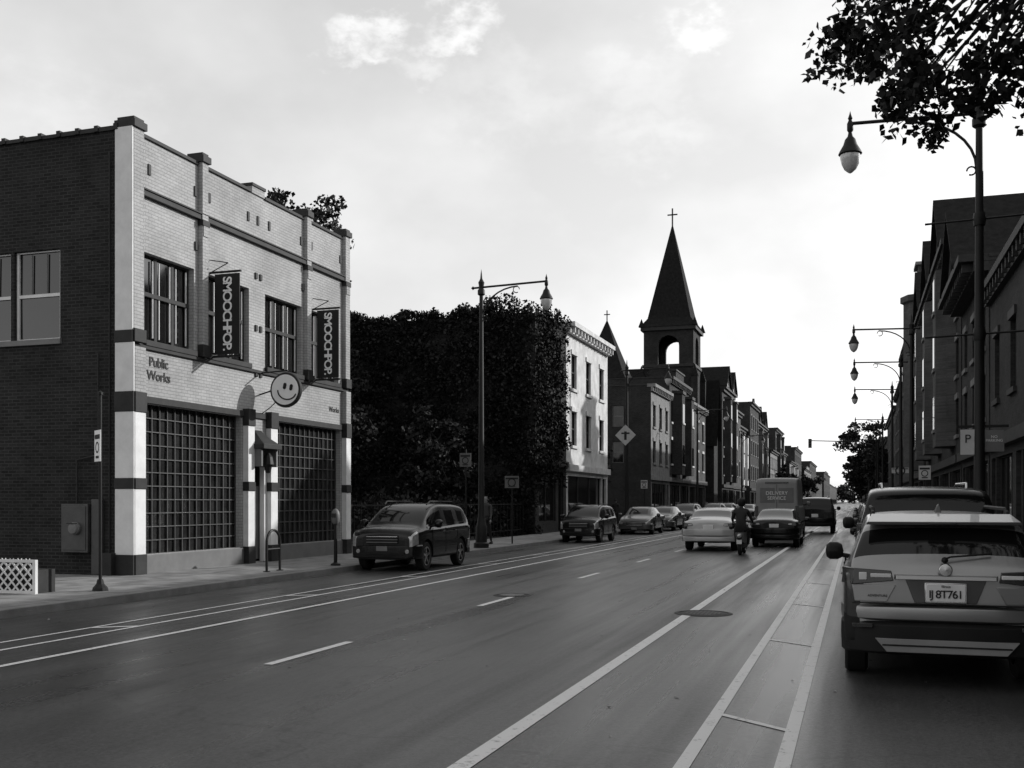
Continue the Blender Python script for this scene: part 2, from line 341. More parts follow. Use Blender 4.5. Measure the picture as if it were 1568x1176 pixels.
mb.lathe((cx,y,cz),[(0,-.06),(.40,-.06),(.44,-.05),(.46,0),(.44,.05),(.40,.06),(0,.06)],'ink',36,'y')
mb.lathe((cx,y-.064,cz),[(0,-.004),(.385,-.004),(.39,0)],'face',36,'y')
ca,sa=math.cos(R(-12)),math.sin(R(-12))
def fp(a,b,d=.0): return (cx+a*ca-b*sa,y-.075-d,cz+a*sa+b*ca)
for a in(-.02,.17):
    mb.cone(fp(a,.05),fp(a,.13),.042,.042,'ink',10)
    mb.lathe(fp(a,.05),[(0,-.01),(.042,-.01),(.042,0)],'ink',12,'y'); mb.lathe(fp(a,.13),[(0,-.01),(.042,-.01),(.042,0)],'ink',12,'y')
pts=[fp(.07+.27*math.cos(t),-.02+.22*math.sin(t)) for t in np.linspace(R(188),R(352),12)]
mb.tube(pts,.018,'ink',6)
mb.tube([(fx,y,cz+.46),(cx+.05,y,cz+.5)],.02,'dmetal'); mb.tube([(fx,y,cz-.1),(cx-.4,y,cz)],.02,'dmetal')
mb.tube([(fx+.05,y,cz-.6),(fx+.3,y,cz-.45),(cx-.3,y,cz-.3)],.012,'dmetal',6)
mb.obj('round_face_sign',B,smooth=True)
# ------------------------------------------------------------------ generic row buildings
def rowb(name,side,D0,D1,H,k,floors=3,bays=None,xf=None,depth=18,kt='dtrim',store=True,cor=.35,frame='dtrim',surround=None,peak=None,sidewin=True,bay3=None,parapet=0,gables=0):
    E=empty(name); mb=MB(); W=D1-D0
    if side=='L': xf=-14.75 if xf is None else xf; F=FX(xf,D0,1); xa,xb=xf-depth,xf; fr='+x'
    else: xf=4.2 if xf is None else xf; F=FX(xf,D0,-1); xa,xb=xf,xf+depth; fr='-x'
    bays=bays or max(2,int(W/2.6)); sz=3.9 if store else .8; fh=(H-1.1-sz)/max(1,floors-1 if store else floors)
    ops=[]; nfl=floors-1 if store else floors
    for f in range(nfl):
        za=sz+fh*f+fh*.28; zb=za+min(2.0,fh*.6)
        for b in range(bays):
            c=W*(b+.5)/bays; w=min(1.15,W/bays*.55)
            ops.append((round(c-w/2,3),round(c+w/2,3),round(za,3),round(zb,3),1,2,'glass',frame,.07))
    if store:
        nb=max(1,int(W/5)); 
        for b in range(nb):
            a=W*b/nb+.35; e=W*(b+1)/nb-.35; ops.append((round(a,3),round(e-1.2,3),.7,3.1,3,1,'glass','dtrim',.08)); ops.append((round(e-1.05,3),round(e,3),.14,3.1,1,1,'glass',frame,.1))
    facade(mb,F,W,0,H,ops,k,dep=.18)
    shell(mb,xa,xb,D0,D1,H,k,front=fr,side=False)
    SF=FY(xa,D0); so=[]
    if sidewin:
        for f in range(nfl):
            za=sz+fh*f+fh*.28
            for c in ((2.5,6.5,10.5) if side=='R' else (depth-3,depth-7,depth-11)): so.append((c,c+.9,round(za,3),round(za+1.6,3),1,2,'glass','gpaint',.06))
    facade(mb,SF,xb-xa,0,H,so,'dbrick' if k in('wbrick','lstone','mstone') else k)
    mb.obj('walls',E)
    mb=MB()
    mb.fb(F,-.02,W+.02,H-.12,H+.12,-.3,cor,kt); mb.fb(F,0,W,H-.45,H-.12,.0,cor*.5,kt)
    u=.3
    while u<W and D0<110: mb.fb(F,u,u+.14,H-.42,H-.125,cor*.5,cor*.85,kt); u+=.7
    if store: mb.fb(F,.02,W-.02,3.35,3.7,.002,.22,kt)
    for o in ops[:nfl*bays]:
        mb.fb(F,o[0]-.12,o[1]+.12,o[2]-.16,o[2]-.004,.0,.10,surround or kt)
        mb.fb(F,o[0]-.1,o[1]+.1,o[3]+.004,o[3]+.25,.0,.07,surround or kt)
    if bay3:
        for u in np.arange(W/(2*bay3),W,W/bay3):
            zt=H-1.2; mb.hexa([F(u-1.3,4,0),F(u+1.3,4,0),F(u+.75,4,.75),F(u-.75,4,.75),F(u-1.3,zt,0),F(u+1.3,zt,0),F(u+.75,zt,.75),F(u-.75,zt,.75)],k if k!='mstone' else 'lstone')
            mb.hexa([F(u-1.4,zt,0),F(u+1.4,zt,0),F(u+.85,zt,.85),F(u-.85,zt,.85),F(u-1.4,zt+.25,0),F(u+1.4,zt+.25,0),F(u+.85,zt+.25,.85),F(u-.85,zt+.25,.85)],kt)
            for f in range(nfl):
                za=sz+fh*f+fh*.28; mb.fb(F,u-.5,u+.5,za,za+1.6,.75,.775,'glass'); mb.fb(F,u-.6,u+.6,za-.14,za-.003,.75,.83,surround or kt)
    if gables:
        for u in np.arange(W/(2*gables),W,W/gables):
            hw=min(2.6,W/gables*.42); d0,d1=-4.0,cor+.05; zt=H+.125
            for (da,db,kk) in((d0,d1-.25,k),):
                mb.hexa([F(u-hw,zt,da),F(u+hw,zt,da),F(u+hw,zt,db),F(u-hw,zt,db),F(u-.05,zt+hw*.95,da),F(u+.05,zt+hw*.95,da),F(u+.05,zt+hw*.95,db),F(u-.05,zt+hw*.95,db)],kk)
            for sg in(-1,1):
                mb.hexa([F(u+sg*(hw+.25),zt-.1,d0),F(u,zt+hw*.95+.02,d0),F(u,zt+hw*.95+.02,d1),F(u+sg*(hw+.25),zt-.1,d1),F(u+sg*(hw+.25),zt+.1,d0),F(u,zt+hw*.95+.24,d0),F(u,zt+hw*.95+.24,d1),F(u+sg*(hw+.25),zt+.1,d1)],'slate')
            mb.fb(F,u-.45,u+.45,zt+.2,zt+1.3,d1-.25,d1-.22,'glass')
    mb.box(xa,xb-.3,D0-.05,D0+.3,H,H+.1,'dtrim')
    for q in range(2 if W>12 else 1):
        cxx=random.uniform(xa+3,xb-3); dy=random.uniform(1,W-2.5); hh=random.uniform(.8,2.2); mb.box(cxx,cxx+1,D0+dy,D0+dy+.9,H-.6,H+hh,'dbrick2'); mb.box(cxx-.08,cxx+1.08,D0+dy-.08,D0+dy+.98,H+hh,H+hh+.12,'dtrim')
    if parapet:
        mb.fb(F,W*.3,W*.7,H+.12,H+.12+parapet,-.3,.02,k); mb.fb(F,W*.28,W*.72,H+.12+parapet,H+.25+parapet,-.35,.1,kt)
    if peak:
        c=W/2; mb.hexa([F(c-peak,H+.12,0),F(c+peak,H+.12,0),F(c+peak,H+.12,-.3),F(c-peak,H+.12,-.3),F(c-.2,H+peak*.8,0),F(c+.2,H+peak*.8,0),F(c+.2,H+peak*.8,-.3),F(c-.2,H+peak*.8,-.3)],k)
    mb.obj('cornice_and_trim',E)
    return E,F,W
def leafmesh(name,centers,counts,spread,size,parent=None,flat=1.0,ks=('leafA','leafB')):
    P=[]
    for c,n,s in zip(centers,counts,spread):
        s=np.array(s) if np.ndim(s) else np.array([s,s,s*flat])
        d=rng.normal(size=(n,3)); d/=np.linalg.norm(d,axis=1)[:,None]; r=rng.random((n,1))**.45
        P.append(np.array(c)+d*r*s)
    P=np.concatenate(P); n=len(P)
    a=rng.normal(size=(n,3)); a/=np.linalg.norm(a,axis=1)[:,None]; b=rng.normal(size=(n,3)); b=np.cross(a,b); b/=np.linalg.norm(b,axis=1)[:,None]
    s=size*(.55+.9*rng.random((n,1))); c=np.cross(a,b)
    V=np.stack([P-a*s*.5,P-a*s*.1+b*s*.36+c*s*.06,P+a*s*.55,P-a*s*.1-b*s*.36+c*s*.06],1).reshape(-1,3)
    me=bpy.data.meshes.new(name); me.vertices.add(4*n); me.vertices.foreach_set('co',V.ravel()); me.loops.add(4*n); me.loops.foreach_set('vertex_index',np.arange(4*n,dtype=np.int32))
    me.polygons.add(n); me.polygons.foreach_set('loop_start',np.arange(0,4*n,4,dtype=np.int32)); me.polygons.foreach_set('loop_total',np.full(n,4,dtype=np.int32))
    for k in ks: me.materials.append(M[k])
    me.polygons.foreach_set('material_index',(rng.random(n)<.35).astype(np.int32)); me.update(); me.validate()
    o=bpy.data.objects.new(name,me); col.objects.link(o); o.parent=parent; return o
def tree(name,loc,H,cr,crz,nclump=50,per=120,leaf=.25,trunk=.22,cz=None,clumpr=None):
    E=empty(name); cz=cz if cz else H-crz; C=[]
    while len(C)<nclump:
        d=rng.normal(size=3); d/=np.linalg.norm(d); r=rng.random()**.33*random.uniform(.75,1.05)
        C.append(np.array([loc[0]+d[0]*r*cr,loc[1]+d[1]*r*cr,cz+d[2]*r*crz]))
    clumpr=clumpr or cr*.28
    leafmesh('foliage',C,[int(per*random.uniform(.5,1.4)) for _ in C],[clumpr*random.uniform(.6,1.3) for _ in C],leaf,E,flat=.7)
    mb=MB(); b=Vector((loc[0],loc[1],loc[2])); t=Vector((loc[0]+.1,loc[1],cz-crz*.45)); mb.tube([b,b+(t-b)*.12,t,Vector((loc[0],loc[1]+.2,cz+crz*.4))],[trunk*1.5,trunk*1.05,trunk*.75,trunk*.25],'bark',10)
    for c in C:
        c=Vector(c); s=t.lerp(Vector((loc[0],loc[1]+.2,cz+crz*.4)),random.uniform(0,.8)); m=s.lerp(c,.5)+Vector((random.uniform(-.3,.3),random.uniform(-.3,.3),-.15*cr*.3))
        mb.tube([s,m,c],[trunk*.28,trunk*.14,trunk*.04],'bark',5)
    mb.obj('trunk_and_limbs',E,smooth=True); return E,t
# ivy building
E=empty('ivy_covered_building'); mb=MB(); F=FX(-14.75,48.3,1)
facade(mb,F,5.6,0,11.0,[(.6,3.6,.7,3.2,2,1),(4.1,5.1,.14,3.2,1,1),(3.6,4.6,5.2,7.2,1,2),(3.6,4.6,8.3,10.1,1,2)],'dbrick2')
shell(mb,-32,-14.75,48.3,53.9,10.8,'dbrick'); mb.fb(F,.1,5.5,3.5,3.8,0,.2,'dtrim'); mb.obj('walls',E)
C=[];n=[];s=[]
for i in range(900):
    x=random.uniform(-32,-14.7); z=random.uniform(0,10.8); C.append((x,48.12-random.random()*.2,z)); n.append(60); s.append((.75,.20,.65))
for i in range(190):
    x=random.uniform(-31,-14.7); C.append((x,48.4,10.85+.18*math.sin(x*1.7)+.15*math.sin(x*4.3)+random.uniform(-.15,.25))); n.append(42); s.append((.5,.35,.24))
for i in range(220):
    u=random.uniform(0,5.6)*random.random()**.5; z=random.uniform(2.8,11.2); C.append((-14.6,48.3+u,z)); n.append(45); s.append((.25,.5,.5))
for q in((-17.2,11.5,.6),(-16.3,11.5,.7),(-15.3,11.1,.6),(-18.6,11.3,.45),(-22.0,11.1,.35)):
    C.append((q[0],48.8,q[1])); n.append(190); s.append((q[2],q[2],q[2]*.75))
leafmesh('climbing_ivy',C,n,s,.16,E,ks=('ivyA','ivyB'))
C=[(random.uniform(-31,-15.3),random.uniform(38,47),random.uniform(.3,1.6)) for _ in range(130)]
leafmesh('shrubs',C,[120]*130,[random.uniform(.5,1.1) for _ in range(130)],.16)
mb=MB()
for i in range(40):
    yy=29+i*.48; mb.box(-15.2,-15.17,yy,yy+.03,.13,1.7,'dmetal')
for z in(.35,1.55): mb.box(-15.22,-15.15,28.9,48,z,z+.05,'dmetal')
mb.obj('iron_fence')
tree('lot_tree',(-22.8,42,0),8.8,2.4,3.4,46,170,.2)
tree('lot_tree',(-24.1,46.4,0),12.1,1.0,3.4,40,190,.17,clumpr=.45)
tree('lot_tree',(-18.5,44.5,0),6,1.8,2.4,36,140,.2)
tree('backyard_tree',(-22.6,39.5,0),15.7,2.3,2.8,44,75,.2,clumpr=.5)
rowb('white_storefront_building','L',53.95,63.7,11.2,'lstone',3,3,kt='lstone',surround='lstone',cor=.5,sidewin=False)
rowb('pale_brick_shop','L',78.2,86.4,10.5,'mstone',3,3,kt='mstone')
tree('lot_tree',(-18,70,0),7.5,2.2,2.8,30,70,.3)
rowb('brick_row_building','L',86.4,97,12,'dbrick2',3,4,surround='lstone',bay3=2,parapet=.8)
rowb('brick_row_building','L',97,108,10.9,'mbrick',3,3,surround='lstone',kt='mstone')
seq=[(122,134,14.9,'dbrick2'),(134,147,13.6,'mbrick'),(147,158,12.2,'mstone'),(158,172,16.4,'dbrick2'),(172,193,14.6,'mbrick'),(193,210,11,'mstone'),(212,232,16.2,'dbrick2'),(232,252,12.5,'mbrick'),(254,285,11.2,'mstone'),(285,320,16,'dbrick2'),(322,370,11.5,'mstone'),(372,430,15.5,'dbrick2'),(432,520,12,'mbrick'),(525,640,16,'dbrick2'),(650,900,12,'mbrick')]
for i,(a,b,h,k) in enumerate(seq): rowb('brick_row_building','L',a,b,h,k,4 if h>14 else 3,min(8,max(3,int((b-a)/3))),xf=-14.75-(i*37%5)*.25,surround='mstone' if k in('dbrick2','mbrick') else None,peak=1.5 if i in(3,9) else None,bay3=(2 if i%2==0 and b<330 else None),parapet=1.0 if i%3==1 else 0,cor=.5,gables=2 if i in(0,4) else 0)
# church
E=empty('church_with_steeple'); mb=MB(); cx,cy=-19.4,115.6; h=2.7
mb.box(cx-h,cx+h,cy-h,cy+h,0,16.3,'dbrick')
mb.box(cx-h-.15,cx+h+.15,cy-h-.15,cy+h+.15,16.3,16.6,'dtrim')
def archwall(F,W,z0,zs,z1,hw,th,k):
    c=W/2; mb.fb(F,0,c-hw,z0,z1,-th,0,k); mb.fb(F,c+hw,W,z0,z1,-th,0,k)
    n=10
    for i in range(n):
        a0=math.pi*i/n; a1=math.pi*(i+1)/n; u0=c+hw*math.cos(a0); u1=c+hw*math.cos(a1); w0=zs+hw*math.sin(a0); w1=zs+hw*math.sin(a1)
        mb.hexa([F(u0,w0,0),F(u1,w1,0),F(u1,z1,0),F(u0,z1,0),F(u0,w0,-th),F(u1,w1,-th),F(u1,z1,-th),F(u0,z1,-th)],k)
w=2*h
archwall(lambda u,z,d:(cx-h+u,cy-h-d,z),w,16.6,18.6,20.3,1.15,.5,'dbrick')
archwall(lambda u,z,d:(cx-h+u,cy+h+d,z),w,16.6,18.6,20.3,1.15,.5,'dbrick')
archwall(lambda u,z,d:(cx+h+.003+d,cy-h+.01+u*.996,z),w,16.61,18.6,20.29,1.15,.5,'dbrick')
archwall(lambda u,z,d:(cx-h-.003-d,cy-h+.01+u*.996,z),w,16.61,18.6,20.29,1.15,.5,'dbrick')
mb.box(cx-h-.3,cx+h+.3,cy-h-.3,cy+h+.3,20.3,20.7,'dtrim')
def pyr(cx,cy,z0,r0,z1,r1,k):
    mb.hexa([(cx-r0,cy-r0,z0),(cx+r0,cy-r0,z0),(cx+r0,cy+r0,z0),(cx-r0,cy+r0,z0),(cx-r1,cy-r1,z1),(cx+r1,cy-r1,z1),(cx+r1,cy+r1,z1),(cx-r1,cy+r1,z1)],k)
pyr(cx,cy,20.7,3.1,21.7,2.35,'slate'); pyr(cx,cy,21.7,2.35,32.3,.06,'slate')
mb.tube([(cx,cy,32.2),(cx,cy,34.2)],.09,'dmetal'); mb.tube([(cx-.55,cy,33.5),(cx+.55,cy,33.5)],.08,'dmetal')
for sx in(-1,1):
    for sy in(-1,1): mb.box(cx+sx*2.9-.35,cx+sx*2.9+.35,cy+sy*2.9-.35,cy+sy*2.9+.35,0,15.2,'dbrick'); pyr(cx+sx*2.9,cy+sy*2.9,15.2,.4,16.5,.02,'slate'); pyr(cx+sx*2.9,cy+sy*2.9,20.7,.3,21.6,.02,'slate')
def gable(x0,x1,y0,y1,ze,zr,k):
    mb.box(x0,x1,y0,y1,0,ze,k); c=(y0+y1)/2
    mb.face([(x0-.4,y0-.4,ze-.1),(x1+.4,y0-.4,ze-.1),(x1+.4,c,zr),(x0-.4,c,zr)],'slate'); mb.face([(x0-.4,y1+.4,ze-.1),(x1+.4,y1+.4,ze-.1),(x1+.4,c,zr),(x0-.4,c,zr)],'slate')
    for x in(x0,x1): mb.face([(x,y0,ze),(x,y1,ze),(x,c,zr-.1)],k)
gable(-50,-22.5,108.8,121.5,10,16.5,'dbrick'); gable(-22.5,-15.2,118.4,121.8,8,15.5,'dbrick')
mb.box(-25.1,-21.2,98,102,0,13.5,'dbrick'); pyr(-23.2,100,13.5,2.3,14.2,1.95,'slate'); pyr(-23.2,100,14.2,1.95,19.4,.04,'slate'); mb.tube([(-23.2,100,19.3),(-23.2,100,20.4)],.06,'dmetal'); mb.tube([(-23.5,100,20),(-22.9,100,20)],.05,'dmetal')
mb.obj('steeple_and_nave',E)
# right side
rowb('right_brick_building','R',-12,37.8,8.6,'dbrick2',2,14,cor=.35,surround='dtrim')  # unseen near end lengthened so its shadow covers the foreground road
rowb('gabled_brick_building','R',38.2,47.5,9.9,'dbrick2',3,3,cor=.95,surround='mstone',gables=1)
E,F,W=rowb('gabled_brick_building','R',48,72,12.8,'dbrick2',4,7,cor=.8,surround='mstone',gables=3)
mb=MB()
for u in(4,12,20):
    mb.hexa([F(u-1.5,4.2,0),F(u+1.5,4.2,0),F(u+.9,4.2,.8),F(u-.9,4.2,.8),F(u-1.5,12.2,0),F(u+1.5,12.2,0),F(u+.9,12.2,.8),F(u-.9,12.2,.8)],'mbrick')
    for z in(5,7.8,10.4): mb.fb(F,u-.5,u+.5,z,z+1.5,.8,.83,'glass'); mb.fb(F,u-.6,u+.6,z-.15,z,.8,.88,'mstone')
mb.obj('bay_windows',E)
E,F,W=rowb('turreted_building','R',74,92,14.2,'dbrick2',4,5,cor=.5,surround='mstone')
mb=MB(); mb.lathe((4.3,75.5,0),[(1.3,3.8),(1.3,15.0),(1.5,15.1),(1.5,15.5),(1.2,15.5)],'mbrick',8)
mb.box(3.9,5.5,74.3,76.3,15,17.4,'mbrick'); mb.box(3.7,5.7,74.1,76.5,17.4,17.6,'mstone')
for z in (5,8.2,11.5): mb.box(3.5,4.9,74.12,74.2,z,z+1.7,'glass')
mb.obj('corner_turret',E)
for a,b,h_,k in[(92,108,15.4,'mbrick'),(108,125,13.2,'dbrick2'),(126,160,12.5,'mbrick'),(160,200,11,'dbrick2'),(204,260,13.5,'mbrick'),(262,340,11,'dbrick2'),(345,450,13,'mstone'),(455,620,12,'dbrick2'),(625,900,13,'mbrick')]:
    rowb('right_brick_building','R',a,b,h_,k,4 if h_>14 else 3,min(8,int((b-a)/3)),surround='mstone')
tree('street_tree',(2.0,190,.1),15.8,4.8,5.0,60,100,.5); tree('street_tree',(2.2,225,.1),13,4.6,4.6,44,80,.6); tree('street_tree',(2.8,158,.1),10.5,2.8,3.4,34,80,.5); tree('street_tree',(2.6,275,.1),13,5,5,40,80,.7); tree('street_tree',(2.6,340,.1),13,5,5,40,70,.8)
tree('street_tree',(-12.6,205,.1),9,2.4,3,30,60,.5); tree('street_tree',(-12.8,300,.1),11,4,4,30,60,.7)
C=[(random.uniform(-60,60),random.uniform(880,1000),random.uniform(2,14)) for _ in range(160)]
leafmesh('distant_trees',C,[60]*160,[random.uniform(3,6) for _ in range(160)],2.2)
E,tt=tree('maple_tree',(3.35,13.2,.13),14.0,3.6,3.3,70,170,.14,trunk=.24,cz=10.9,clumpr=.8)
C=[];nn=[];ss=[];mb=MB()
for i in range(150):
    L=random.uniform(-.42,3.4); D=13.6+random.uniform(-.8,1.2); lo=6.75-.17*L+.5*max(0,.15-L)+.22*math.sin(L*4.1+1)
    z=random.uniform(lo,lo+2.2) if random.random()<.65 else random.uniform(lo,lo+.7)
    if L<.0: z=max(z,6.95+(-L)*1.4)
    C.append((L,D,z)); nn.append(random.randint(25,75)); ss.append(random.uniform(.14,.40))
leafmesh('low_bough_foliage',C,nn,ss,.11,E)
for c in C:
    if random.random()<.6:
        c=Vector(c); s0=Vector((3.3,13.3,8.6+random.uniform(-.5,1.5))); m=s0.lerp(c,.55)+Vector((0,0,.35)); mb.tube([s0,m,c],[.05,.03,.008],'bark',5)
mb.obj('low_boughs',E)
# ------------------------------------------------------------------ street lamps
def lamp(x,y,sg,brackets=False,name='street_lamp'):
    E=empty(name,(x,y,.13)); mb=MB(); H=8.85
    mb.lathe((0,0,0),[(.26,0),(.26,.15),(.2,.2),(.2,.7),(.16,.8),(.13,1.0),(.105,1.1),(.065,H-.2),(.065,H)],'dmetal',12)
    mb.lathe((0,0,H),[(.065,-.3),(.13,-.25),(.13,-.12),(.08,-.05),(.1,.1),(.11,.15),(.07,.22),(.04,.28),(.025,.45),(.0,.62)],'dmetal',10)
    L=2.3; s=sg
    mb.tube([(s*-.28,0,H-.02),(s*L,0,H+.05)],.035,'dmetal'); mb.lathe((s*-.3,0,H-.02),[(0,-.07),(.07,0),(0,.07)],'dmetal',8)
    pts=[(s*(.05+1.25*(1-math.cos(t))),0,H-1.05+1.0*math.sin(t)) for t in np.linspace(0,R(90),9)]; mb.tube(pts,.026,'dmetal',6)
    for cxp,rr in((1.25,.11),(.14,.08)):
        zz=H-.16 if cxp>1 else H-1.08
        mb.tube([(s*(cxp+rr*math.cos(t)),0,zz+rr*math.sin(t)) for t in np.linspace(0,R(300),10)],.016,'dmetal',6)
    mb.lathe((s*L,0,H),[(0,.30),(.02,.22),(.045,.15),(.03,.12),(.06,.05),(.06,-.08),(.035,-.12),(.05,-.2),(.10,-.26),(.13,-.36),(.20,-.48),(.225,-.54),(.20,-.56)],'dmetal',16)
    mb.lathe((s*L,0,H),[(.19,-.555),(.19,-.62),(.16,-.74),(.11,-.84),(.04,-.90),(0,-.92)],'lampglass',16)
    if brackets:
        for z in(6.85,4.7):
            mb.tube([(-.95,0,z-.02),(.9,0,z+.03)],.02,'dmetal',6); mb.lathe((0,0,z),[(.1,-.12),(.12,0),(.1,.12)],'dmetal',10)
        mb.box(-.33,-.08,-.03,-.012,2.45,2.92,'sign'); mb.box(.08,.42,-.03,-.012,2.5,2.9,'gpaint'); mb.box(-.4,.5,-.012,.01,2.95,3.0,'dmetal')
    mb.obj('post_and_lantern',E,smooth=True)
    if brackets:
        text('P',(-.205,-.034,2.74),(R(90),0,0),.22,'ink','sign_letter',E); text('NO\nPARKING',(.25,-.034,2.74),(R(90),0,0),.07,'wpaint','sign_words',E)
    return E
lamp(2.18,21.3,-1,True)
for y in(46.9,58,72,98,130): lamp(2.18,y,-1)
for y in(33.35,57,84,118,150): lamp(-12.1,y,1)
def polesign(name,x,y,H,w,h,zc,rot=0,k='sign',diamond=False,base=False):
    E=empty(name,(x,y,.13),rot); mb=MB(); mb.tube([(0,0,0),(0,0,H)],.03,'dmetal',8)
    if base: mb.lathe((0,0,0),[(.14,0),(.13,.05),(.07,.12),(.05,.2)],'dmetal',12); mb.lathe((0,0,H),[(.05,0),(.05,.04),(0,.08)],'dmetal',8)
    if diamond:
        r=w/2; mb.hexa([(0,-.05,zc-r),(r,-.05,zc),(0,-.05,zc+r),(-r,-.05,zc),(0,-.035,zc-r),(r,-.035,zc),(0,-.035,zc+r),(-r,-.035,zc)],k)
        mb.box(-r*.12,r*.12,-.056,-.051,zc-r*.45,zc+r*.35,'ink'); mb.box(-r*.4,r*.4,-.0565,-.0515,zc+r*.1,zc+r*.25,'ink')
    else:
        mb.box(-w/2,w/2,-.05,-.035,zc-h/2,zc+h/2,k); mb.box(-w/2+.03,w/2-.03,-.055,-.051,zc+h*.22,zc+h*.36,'ink'); mb.lathe((0,-.055,zc-h*.05),[(w*.22,0),(w*.3,0)],'ink',14,'y'); mb.box(-w*.25,w*.25,-.056,-.051,zc-h*.40,zc-h*.32,'ink')
    mb.obj('pole_and_plate',E); return E
polesign('parking_sign',-12.65,15.2,3.45,.34,.55,2.55,rot=R(-34),base=True,k='face')
polesign('parking_sign',-12.2,37,2.6,.55,.45,2.3,k='gpaint')
polesign('parking_sign',-12.3,32.4,3.3,.4,.45,2.95,k='gpaint')
polesign('warning_sign',-12.0,56.2,5.8,1.15,1.15,5.2,diamond=True)
polesign('parking_sign',-12.1,62,3,.4,.5,2.6)
polesign('parking_sign',2.3,40,3,.4,.5,2.6); polesign('street_name_sign',2.3,62,3.6,.9,.3,3.3)
E=empty('parking_meter',(-12.15,23.0,.13)); mb=MB(); mb.lathe((0,0,0),[(.12,0),(.12,.04),(.045,.08),(.04,1.0),(.06,1.02)],'dmetal',10)
mb.lathe((0,0,1.02),[(.06,0),(.10,.06),(.105,.22),(.09,.3),(.05,.36),(0,.38)],'gpaint',12); mb.box(-.06,.06,-.115,-.09,1.18,1.28,'glass'); mb.obj('post_and_head',E,smooth=True)
E=empty('bike_rack',(-12.5,20.7,.13)); mb=MB(); pts=[(0,-.28,0),(0,-.28,.65)]+[(0,-.28*math.cos(t),.65+.28*math.sin(t)) for t in np.linspace(0.2,math.pi-.2,8)]+[(0,.28,.65),(0,.28,0)]
mb.tube(pts,.03,'dmetal'); mb.tube([(0,-.28,.5),(0,.28,.5)],.022,'dmetal'); 
for yy in(-.28,.28): mb.lathe((0,yy,0),[(.08,0),(.08,.015),(.03,.02)],'dmetal',10)
mb.obj('hoop',E,smooth=True)
E=empty('lattice_planter',(-13.9,14.3,.13)); mb=MB(); W=1.5;Hh=.58
for z in(0,Hh-.05): mb.box(-W,W*.42,-.02,.02,z,z+.05,'wpaint')
mb.box(W*.42,W*.42+.06,-.03,.03,0,Hh,'wpaint'); mb.box(-W,-W+.06,-.03,.03,0,Hh,'wpaint')
i=-W-Hh
while i<W*.42:
    for s_ in(0,1):
        a=max(i,-W); b=min(i+Hh,W*.42)
        if b-a>.03:
            za=(a-i); zb=(b-i)
            if s_: za,zb=Hh-za,Hh-zb
            yy=-.012 if s_ else .003
            mb.hexa([(a,yy,za-.022),(b,yy,zb-.022),(b,yy+.012,zb-.022),(a,yy+.012,za-.022),(a,yy,za+.022),(b,yy,zb+.022),(b,yy+.012,zb+.022),(a,yy+.012,za+.022)],'wpaint')
    i+=.17
mb.box(-W,W*.42,.05,.5,0,.4,'dtrim'); mb.obj('lattice',E)
E=empty('traffic_signal',(2.2,120,.13)); mb=MB(); mb.tube([(0,0,0),(0,0,8)],[.13,.09],'dmetal'); mb.tube([(0,0,7),(-.6,0,7.7),(-2,0,8.1),(-7.2,0,8.3)],[.08,.07,.06,.05],'dmetal')
for x in(-7.1,-3.5): mb.box(x-.18,x+.18,-.15,.15,7.5,8.5,'dmetal'); [mb.lathe((x,-.16,z),[(0,0),(.1,0),(.12,-.12)],'tail',10,'y') for z in(7.7,8.0,8.3)]
mb.obj('mast_and_heads',E)
